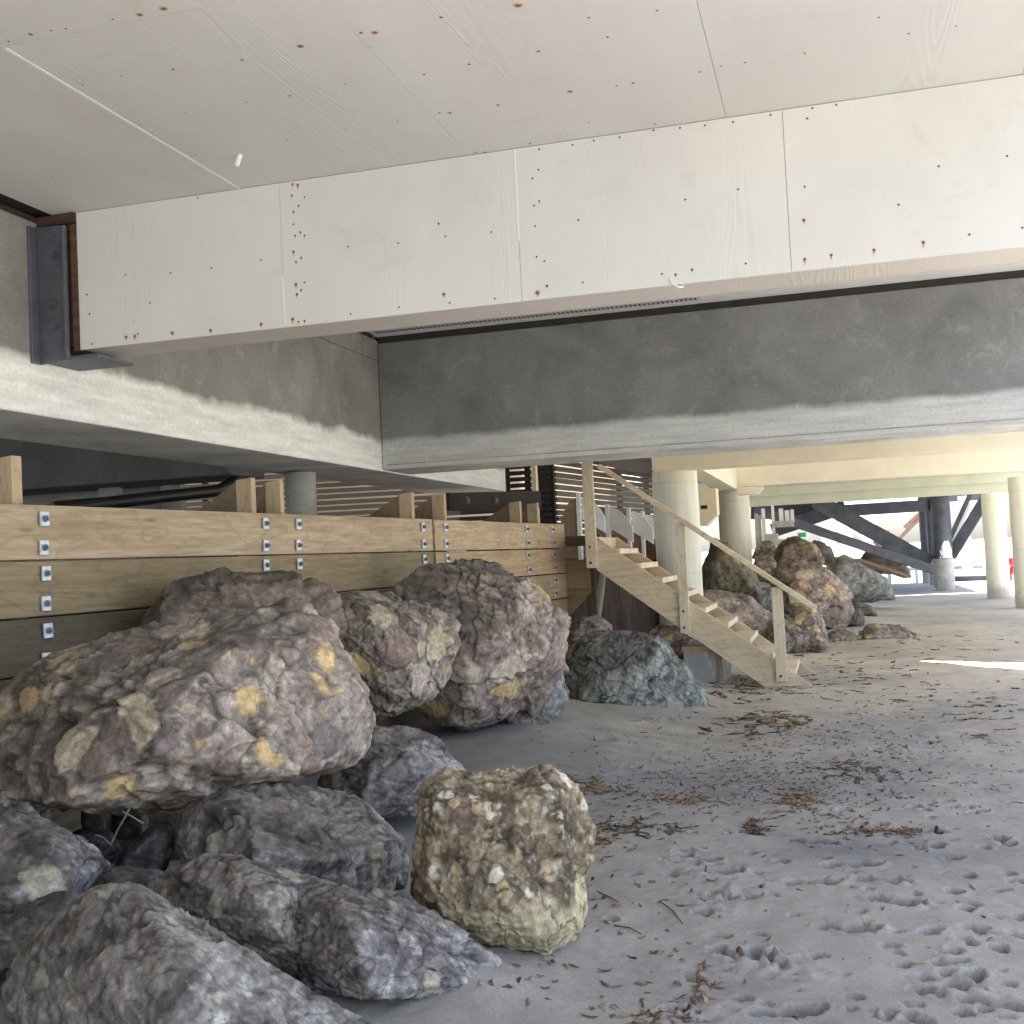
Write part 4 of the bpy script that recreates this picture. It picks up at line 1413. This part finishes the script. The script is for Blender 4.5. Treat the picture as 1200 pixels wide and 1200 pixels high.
tag(o, 'thick olive-grey corner post between the slatted fences', 'post')
q = P(628, 590, 14.6)
o = MB().box(q[0] - .03, q[0] + .03, q[1] - .05, q[1] + .05, 0, 3.3).build('fence_stud', M['stairz'], None, bevel=.004, color=(1, 1, 1))
tag(o, 'pale new timber stud standing behind the right end of the plank wall', 'post')
# brown workbench-like rail with a round fixture behind the wall
q0, q1 = P(525, 595, 12.6), P(632, 590, 13.6)
rl = MB().bar((q0[0], q0[1], 2.17), (q1[0], q1[1], 2.20), .06, .2).build('brown_rail', M['slat'], None, color=(.8, .65, .6))
tag(rl, 'reddish brown timber rail behind the right half of the plank wall', 'rail')
for u in (547, 581):
    q = P(u, 587, 12.5)
    MB().tube([(q[0], q[1] - .0, q[2]), (q[0] - .02, q[1] - .05, q[2])], .05 if u < 560 else .04, 16).build('round_fixture', M['brown'], rl, smooth=True)
# black drain pipe
pp_ = [P(60, 596, 8.4), P(130, 589, 8.9), P(200, 581, 9.4), P(255, 575, 9.7), P(272, 566, 9.8), P(284, 553, 9.9), P(292, 535, 10)]
o = MB().tube(pp_, .05, 12).build('drain_pipe', M['blackpipe'], None, smooth=True)
tag(o, 'black plastic drain pipe bending upwards behind the plank wall', 'pipe')
# tan building on the land side, seen only through the slats
lh = empty('roadside_building', (-9, 24, 0), 'tan roadside building seen only through the slat gaps', 'building')
MB().box(-30, -4.8, 26, 27, -.5, 4.2).build('wall', M['tan'], lh)
MB().box(-30, -6.7, 15.9, 27.3, 4.21, 4.5).build('roof', M['brown'], lh)  # unseen slab added to keep the sun off the tan wall

# ------------------------------------------------------------------ yellow neighbour house
yh = empty('yellow_house', (2, 23, 2.6), 'cream yellow neighbouring beach house raised on round cream columns', 'house')
z1 = PY(1000, 536, 15.2)[2]
MB().box(-2.25, 5.2, 15.2, 15.7, z1, 3.5).build('front_beam', M['yellow'], yh, bevel=.01)
MB().box(-4.6, 5.2, 14.9, 33.5, 3.505, 3.9).build('floor_slab', M['cream'], yh)
MB().box(-3.5, -2.26, 17.7, 25.5, 2.98, 3.5).build('rear_soffit', M['chalk'], yh)
MB().box(-2.02, -1.68, 15.71, 22.15, z1 + .03, 3.5).build('side_beam', M['cream'], yh, bevel=.01)
z2 = PY(1000, 563, 22.3)[2]
MB().box(-2.2, 5.2, 22.16, 22.6, z2, 3.5).build('cross_beam', M['cream'], yh, bevel=.01)
zg = PY(1000, 587, 29.0)[2]
for k in range(4):
    MB().prism([(-4.6, 29.0, zg + k * .235), (-4.6, 29.05, zg + (k + 1) * .235 - .002), (-4.6, 29.12, zg + (k + 1) * .235 - .002), (-4.6, 29.12, zg + k * .235)], (9.8, 0, 0)).build('siding_board', M['green'], yh, color=(1, 1, 1))
MB().box(-4.6, 5.2, 29.13, 29.5, zg + .02, 3.5).build('end_beam', M['green'], yh)
mb = MB()
q = P(888, 571, 22.0)
mb.prism([(q[0] - .35, 21.9, z2 - .02), (q[0] + .12, 21.9, z2 - .02), (q[0] + .12, 21.9, z2 - .06), (q[0] + .03, 21.9, z2 - .16), (q[0] - .35, 21.9, z2 - .16)], (0, .25, 0))
mb.build('column_bracket', M['cream'], yh)


def column(u, vb, d, r, ztop, mat=M['colpaint']):
    q = P(u, vb, d)
    n = 10
    pts = [(q[0], q[1], -.15 + (ztop + .15) * k / n) for k in range(n + 1)]
    return MB().tube(pts, [r * (1 + .02 * math.sin(k)) for k in range(n + 1)], 40).build('column', mat, yh, smooth=True)


column(797, 680, 15.75, .305, z1 + .02)
column(864, 665, 22.4, .30, z2)
column(1171, 700, 28.6, .27, zg + .05)
column(1208, 712, 24.4, .29, 2.75)
# cream equipment box with a slot, hung between the first two columns
q0, q1 = P(818, 573, 18.5), P(842, 615, 18.5)
eb = MB().prism([(q0[0], q0[1], q0[2]), (q1[0], q0[1], q0[2]), (q1[0], q0[1], q1[2] + .17), (q0[0] + .1, q0[1], q1[2]), (q0[0], q0[1], q1[2])], (0, .4, 0)).build('hanging_box', M['yellow'], yh, bevel=.006)
MB().box(q0[0] + .03, q0[0] + .13, q0[1] - .006, q0[1] - .001, q1[2] + .26, q1[2] + .32).build('slot', M['dark'], eb)

# ------------------------------------------------------------------ black house on braced piles
bh = empty('black_house', (2, 37, 2.5), 'black timber house on cross-braced piles beyond the yellow house', 'house')
MB().box(-8, 4.6, 34.2, 44, 3.1, 3.5).build('floor_slab', M['black'], bh)


def bbar(u0, v0, d0, u1, v1, d1, wpx, name='brace', mat=M['black']):
    a, b_ = P(u0, v0, d0), P(u1, v1, d1)
    t = .8 * wpx * (d0 + d1) / 2 / FOC
    return MB().bar(a, b_, .12, t, (0, 0, 1) if abs(u1 - u0) > abs(v1 - v0) * .5 else (0, 1, 0)).build(name, mat, bh)


bbar(955, 586, 35.5, 1090, 660, 35.0, 22)
bbar(885, 597, 34.2, 1094, 668, 34.0, 13)
bbar(905, 622, 37.5, 990, 594, 37.5, 20)
bbar(980, 599, 37.3, 1092, 592, 37.2, 17, 'beam')
bbar(880, 598, 38.5, 965, 598, 38.5, 26, 'beam')
bbar(1140, 572, 34.6, 1112, 634, 34.9, 11)
bbar(1158, 580, 34.2, 1114, 652, 34.8, 16)
bbar(1136, 590, 35.4, 1116, 640, 35.0, 3, mat=M['whitep'])


def pile(u, vb, d, r, base_mat):
    g = P(u, vb, d)
    o = MB().tube([(g[0], g[1], .95), (g[0], g[1], 3.1)], r, 24).build('pile', M['black'], bh, smooth=True)
    MB().tube([(g[0], g[1], -.3), (g[0], g[1], .948)], r * 1.03, 24).build('pile_base', base_mat, o, smooth=True)
    return g


g = pile(1108, 688, 34.6, .27, M['chalk'])
mb = MB()
for k in range(7):
    for j in range(6):
        pass
rs = random.Random(4)
a0 = math.atan2(-g[1], -g[0]) + .35
vs, fs = [], []
for k in range(6):
    wdt = (.80, .66, .74, .55, .46, .22)[k] + rs.uniform(-.06, .06)
    for j in range(5):
        a = a0 + (j / 4 - .5) * 2 * wdt
        vs.append((g[0] + .274 * math.cos(a), g[1] + .274 * math.sin(a), .965 + k * .10 + (.03 * math.sin(j * 2.1) if k else 0)))
for k in range(5):
    for j in range(4):
        fs.append((k * 5 + j, k * 5 + j + 1, k * 5 + 6 + j, k * 5 + 5 + j))
MB().add(vs, fs).build('paint_patch', M['whitep'], bh)
pile(1101, 684, 37, .17, M['chalk'])
pile(1096, 680, 39, .17, M['chalk'])
pile(1088, 677, 41, .20, M['chalk'])
# pale posts, steps and railings farther down the beach
fr = empty('far_steps', (-1, 33, 0), 'white posts and steps by the dark house, beyond the rock pile', 'steps')
for (u, vt, vb, wpx) in ((886, 602, 640, 4), (890, 604, 640, 3), (894, 596, 636, 4), (905, 590, 625, 3), (915, 596, 612, 5), (922, 598, 614, 5), (928, 597, 612, 4)):
    a, b_ = P(u, vt, 32), P(u, vb, 32)
    w = wpx * 32 / FOC / 2
    MB().box(a[0] - w, a[0] + w, a[1] - .05, a[1] + .05, b_[2], a[2]).build('post', M['whitep'] if u > 893 else M['chalk'], fr)
for (u0, u1, v) in ((896, 912, 626), (896, 926, 633), (905, 930, 611)):
    a, b_ = P(u0, v, 31.5), P(u1, v + 6, 31.5)
    MB().box(a[0], b_[0], a[1], a[1] + .4, b_[2], a[2]).build('step', M['chalk'], fr)
lp = MB().bar(P(1003, 656, 31.2), P(1064, 676, 30.0), .35, .07).build('ramp_board', M['gusset'], None, color=(1, 1, 1))
tag(lp, 'brown board lying slanted on the sand right of the far rock pile', 'board')
gp = MB().box(*sorted((P(937, 626, 29)[0], P(946, 626, 29)[0])), 28.2, 28.5, P(941, 630, 29)[2], P(941, 625, 29)[2]).build('green_tray', simple_mat('green_plastic', (.03, .55, .2), .5, .1), None)
tag(gp, 'bright green plastic tray among the far steps above the rock pile', 'tray')

# far sunlit houses and beach things
wh = empty('white_house', (4, 62, 0), 'sunlit white house far down the beach behind the dark braces', 'house')
MB().box(-3, 14, 62, 70, 2.9, 8).build('wall', M['whitep'], wh)
MB().box(-3.6, 14.6, 61.4, 70.5, 8.0, 8.4).build('roof', M['chalk'], wh)
for u in (972, 991, 1019, 1132):
    q = P(u, 640, 58 if u < 1100 else 46)
    MB().tube([(q[0], q[1], -.4), (q[0], q[1], 3.4 if u < 1100 else 3.2)], .36 if u < 1100 else .2, 20).build('column', M['colpaint'] if u != 1019 else M['whitep'], wh, smooth=True)
for k, (u, v) in enumerate(((1000, 606), (1000, 614), (1000, 622))):
    MB().bar(P(994, v - 6, 55), P(1018, v + 16, 55), .08, .1).build('railing', M['chalk'], wh)
q = P(1130, 640, 60)
MB().box(q[0] - 1.2, q[0] + 1.2, 61.9, 61.98, 3.4, 5.2).build('window', M['glass'], wh)
tb = MB()
q = PG(1137, 680, -.1)
q = P(1138, 678, 42)
tb.tube([(q[0], q[1], -.2), (q[0], q[1], .18)], .80, 28, 0)
tb.tube([(q[0], q[1], .181), (q[0], q[1], .26)], .92, 28, 1)
o = tb.build('round_base', [M['black'], M['whitep']], None, smooth=True)
tag(o, 'low dark round base with a pale rim on the sand beyond the black pile', 'base')
rt = empty('red_boat', (3, 52, .5), 'red boat hull on brown trestles far down the beach', 'boat')
a, b_ = P(1021, 624, 50), P(1042, 626, 50)
mb = MB()
pts = []
n = 9
for k in range(n):
    t = k / (n - 1)
    pts.append((a[0] + (b_[0] - a[0]) * t, a[1], a[2] - .18 - .22 * math.sin(math.pi * t)))
mb.prism([(a[0], a[1], a[2] + .05), (b_[0], a[1], a[2] + .05)] + pts[::-1], (0, .9, 0))
mb.build('hull', M['red'], rt)
for (u0, v0, u1, v1) in ((1022, 650, 1042, 632), (1042, 652, 1024, 634), (1045, 640, 1085, 600), (1060, 618, 1090, 590)):
    MB().bar(P(u0, v0, 50.5), P(u1, v1, 50.5), .12, .14).build('trestle', M['brown'], rt)
MB().box(P(1036, 650, 50)[0] - .1, P(1036, 650, 50)[0] + .1, 49.5, 49.7, -.3, 1.2).build('trestle', M['chalk'], rt)
rf = empty('red_float', tuple(P(1187, 690, 40)), 'red and white float hanging beside the far right cream column', 'float')
q = P(1186, 658, 40)
bm_ = MB()
bm_.tube([(q[0], q[1], q[2] + .14), (q[0], q[1], q[2] + .1), (q[0], q[1], q[2]), (q[0], q[1], q[2] - .1), (q[0], q[1], q[2] - .14)], [.05, .13, .16, .13, .05], 16)
bm_.build('ball', M['red'], rf, smooth=True)
q = P(1187, 676, 40)
MB().tube([(q[0], q[1], q[2] + .36), (q[0], q[1], q[2] + .25), (q[0], q[1], q[2]), (q[0], q[1], q[2] - .22), (q[0], q[1], q[2] - .3)], [.03, .11, .15, .12, .03], 14).build('body', M['red'], rf, smooth=True)
MB().box(q[0] - .05, q[0] + .05, q[1] - .17, q[1] - .155, q[2] - .15, q[2] + .1).build('stripe', M['whitep'], rf)
for (u, v, d, h) in ((1042, 668, 42, .75), (1074, 674, 42, .7), (1154, 680, 43, .75)):
    q = P(u, v, d)
    o = MB().box(q[0] - .05, q[0] + .05, q[1] - .05, q[1] + .05, -.3, q[2] + h).build('marker_post', M['whitep'], None)
    tag(o, {1042: 'short white post on the bright far sand, leftmost of three', 1074: 'short white post on the bright far sand, left of the black piles', 1154: 'short white post beside the round base beyond the black pile'}[u], 'post', 'short white posts on the far sand')

# ------------------------------------------------------------------ kelp, twigs
KC = [(.27, .16, .06), (.21, .125, .055), (.13, .075, .035), (.07, .045, .03), (.16, .12, .05), (.33, .23, .11), (.10, .09, .05)]


def kelp_mesh(name, items):
    """items: list of (x, y, length, width, heading, colour index)"""
    vs, fs, cs_ = [], [], []
    for (x, y, L, w, hd, ci) in items:
        n = random.randint(3, 6)
        px_, py_ = x, y
        h = hd
        o = len(vs)
        base = np.array(KC[ci]) * random.uniform(.7, 1.3)
        lift = random.uniform(.001, .010)
        ph = random.uniform(0, 6)
        rows = []
        for k in range(n + 1):
            t = k / n
            ww = w * (.35 + math.sin(math.pi * min(1, t * .9 + .08))) * random.uniform(.75, 1.25) * .5
            dx, dy = -math.sin(h), math.cos(h)
            zc = lift * (math.sin(t * 5 + ph) * .5 + .6)
            tl = random.uniform(-.6, .6)
            rows.append((px_, py_, zc, dx * ww, dy * ww, tl * ww))
            h += random.uniform(-.5, .5)
            px_ += math.cos(h) * L / n
            py_ += math.sin(h) * L / n
        for r_ in rows:
            vs.append((r_[0] - r_[3], r_[1] - r_[4], r_[2] - r_[5]))
            vs.append((r_[0], r_[1], r_[2] + .35 * w * .5))
            vs.append((r_[0] + r_[3], r_[1] + r_[4], r_[2] + r_[5]))
            for _ in range(3):
                cs_.append(base * random.uniform(.8, 1.2))
        for k in range(n):
            for j in (0, 1):
                a = o + k * 3 + j
                fs.append((a, a + 1, a + 4, a + 3))
    vs = np.array(vs)
    vs[:, 2] = np.maximum(vs[:, 2], -.003) + sand_height(vs[:, 0].copy(), vs[:, 1].copy()) + .002
    base = vs.mean(0)
    base[2] = vs[:, 2].min()
    return mesh_np(name, vs, fs, M['kelp'], np.clip(np.array(cs_), .01, .8), True, base)


def around(u, v, su, sv, n, lmin, lmax, wmin, wmax, cols, hd=None):
    out = []
    for _ in range(n):
        uu, vv = random.gauss(u, su), random.gauss(v, sv)
        if vv < 745 or vv > 1290:
            continue
        g = PG(uu, vv)
        out.append((g[0], g[1], random.uniform(lmin, lmax), random.uniform(wmin, wmax), random.uniform(0, 6.3) if hd is None else random.gauss(hd, .5), random.choice(cols)))
    return out


items = []
bands = [(880, 850, 45, 8, 60), (930, 862, 35, 9, 40), (850, 900, 60, 25, 90), (960, 905, 60, 25, 110), (1030, 880, 45, 25, 90), (780, 930, 70, 16, 90), (860, 925, 60, 14, 70), (930, 935, 35, 12, 60), (720, 930, 30, 8, 40), (740, 965, 40, 12, 50), (1000, 960, 60, 18, 50),
         (880, 800, 60, 14, 60), (1000, 790, 80, 20, 70), (1130, 830, 50, 12, 40), (1100, 870, 60, 20, 25), (1050, 760, 80, 15, 50), (860, 810, 25, 6, 40), (760, 1060, 90, 40, 22), (790, 1110, 70, 50, 26), (800, 1170, 60, 20, 20), (700, 1130, 60, 40, 16), (950, 1000, 120, 60, 18), (1080, 1000, 90, 70, 12),
         (640, 1150, 40, 25, 16), (1110, 730, 60, 15, 40), (1150, 1080, 60, 60, 10), (670, 900, 30, 15, 14), (700, 1010, 20, 15, 16)]
for (u, v, su, sv, n) in bands:
    far = v < 860
    items += around(u, v, su, sv, int(n * 1.0), .02 if not far else .06, .065 if not far else .19, .007 if not far else .015, .013 if not far else .034, [0, 1, 2, 2, 3, 3, 4, 5, 6])
items += around(900, 1000, 150, 90, 90, .006, .02, .003, .008, [2, 3, 3, 6])
items += around(930, 905, 110, 28, 620, .012, .04, .004, .010, [1, 2, 3, 3, 6, 2])
items += around(1000, 820, 120, 28, 160, .02, .09, .006, .014, [2, 3, 6, 1])
kb = kelp_mesh('scattered_kelp', items)
tag(kb, 'small bits of dried brown kelp scattered over the sand', None, None, 'stuff')
kc = [((745, 972), (28, 5), 60, .0, [2, 3, 3, 6], 'dark matted kelp heap on the sand just right of the ochre boulder'),
      ((885, 970), (9, 4), 40, None, [3, 3, 2], 'small dark round tangle of kelp on the open sand'),
      ((1035, 974), (30, 3), 55, .2, [1, 2, 3, 0], 'long strand of brown kelp lying across the open sand'),
      ((800, 938), (18, 3), 26, .1, [0, 1, 2], 'orange-brown kelp streak at the middle of the beach'),
      ((935, 938), (22, 6), 50, -.5, [0, 1, 2, 5], 'orange kelp clump in the centre of the debris band'),
      ((690, 925), (16, 5), 40, None, [4, 2, 0, 1], 'olive-brown kelp clump behind the ochre boulder'),
      ((905, 842), (26, 4), 45, -.3, [0, 5, 1, 2], 'golden kelp streak on the sand in front of the stairs'),
      ((700, 985), (14, 4), 26, None, [0, 5, 1], 'orange-brown kelp tuft beside the ochre boulder'),
      ((665, 1098), (12, 5), 14, -.3, [3, 2], 'dark kelp blades at the foot of the ochre boulder'),
      ((1000, 905), (30, 8), 45, -.4, [2, 3, 6], 'grey-brown kelp mat beside the mound of trodden sand'),
      ((828, 1150), (10, 14), 22, None, [1, 0, 2], 'brown kelp scraps around the lowest footprints'),
      ((775, 1195), (30, 6), 30, None, [1, 2], 'brown kelp scraps at the bottom edge of the sand')]
for (u, v), (su, sv), n, hd, cols, lab in kc:
    dd = PG(u, v)[1]
    f = max(.7, dd / 6)
    its = around(u, v, su * 1.1, sv * 1.2, int(n * 1.6), .03 * f, .075 * f, .006 * f, .014 * f, cols, hd)
    gc = PG(u, v)
    done = [(gc[0], gc[1])]
    out = []
    # every blade starts on the nearest blade laid so far, so the clump hangs together
    for it in sorted(its, key=lambda t: (t[0] - gc[0]) ** 2 + (t[1] - gc[1]) ** 2):
        bx_, by_ = min(done, key=lambda t: (t[0] - it[0]) ** 2 + (t[1] - it[1]) ** 2)
        dx_, dy_ = it[0] - bx_, it[1] - by_
        l_ = math.hypot(dx_, dy_)
        k_ = min(1, .5 * it[2] / (l_ + 1e-6))
        x_, y_ = bx_ + dx_ * k_, by_ + dy_ * k_
        out.append((bx_, by_, it[2], it[3], math.atan2(dy_, dx_) if l_ > .01 else it[4], it[5]))
        done.append((x_, y_))
    o = kelp_mesh('kelp_clump', out)
    tag(o, lab, 'seaweed', 'kelp clumps on the sand')
tw = MB()
tw.tube([P(130, 990, 4.95), P(138, 972, 4.93), P(148, 955, 4.9), P(153, 945, 4.9)], .004, 6)
tw.tube([P(144, 951, 4.9), P(155, 957, 4.88), P(168, 965, 4.88)], .003, 6)
tw.tube([P(130, 990, 4.95), P(122, 982, 4.95), P(112, 978, 4.96)], .003, 6)
o = tw.build('dry_twig', M['twig'], None)
tag(o, 'thin forked pale twig caught in the dark hollow between the boulders', 'twig')
sk = MB()
for (u0, v0, u1, v1) in ((773, 1058, 800, 1085), (720, 1090, 752, 1098), (700, 1045, 725, 1060)):
    a, b_ = PG(u0, v0), PG(u1, v1)
    m_ = (a + b_) / 2 + np.array([.01, .01, 0])
    ps = [a, m_, b_]
    ps = [np.array([p_[0], p_[1], float(sand_height(np.array([p_[0]]), np.array([p_[1]]))[0]) + .006]) for p_ in ps]
    o = MB().tube(ps, [.003, .0028, .0018], 6).build('thin_stalk', M['screw'], None)
    tag(o, {773: 'thin dark stalk lying on the sand above the rough footprints', 720: 'short dark curved stalk right of the ochre boulder base', 700: 'faint dark stalk close to the right side of the ochre boulder'}[u0], 'stalk', 'thin stalks on the sand')

# ------------------------------------------------------------------ light
sdir = SDIR
w = bpy.data.worlds.new('World')
scene.world = w
w.use_nodes = True
nt = w.node_tree
bg = nt.nodes['Background']
sky = nt.nodes.new('ShaderNodeTexSky')
sky.sky_type = 'NISHITA'
sky.sun_disc = False
sky.sun_elevation = R(SUN_EL)
sky.sun_rotation = math.atan2(sdir[0], sdir[1])
sky.altitude = 0
sky.air_density = 1.0
sky.dust_density = 2.0
sky.ozone_density = 1.0
nt.links.new(sky.outputs[0], bg.inputs[0])
bg.inputs[1].default_value = .53
sl = bpy.data.lights.new('sun', 'SUN')
sl.energy = 19.5
sl.angle = R(.53)
sl.color = (1.0, .95, .87)
so = bpy.data.objects.new('sun', sl)
COL.objects.link(so)
d = Vector((sdir[0] * math.cos(R(SUN_EL)), sdir[1] * math.cos(R(SUN_EL)), math.sin(R(SUN_EL))))
so.rotation_euler = (-d).to_track_quat('-Z', 'Y').to_euler()
so.location = d * 60

scene.view_settings.view_transform = 'Standard'
scene.view_settings.look = 'None'
scene.view_settings.exposure = 0
scene.cycles.max_bounces = 10
scene.cycles.diffuse_bounces = 7
scene.cycles.use_denoising = True
try:
    scene.cycles.denoiser = 'OPENIMAGEDENOISE'
except Exception:
    pass
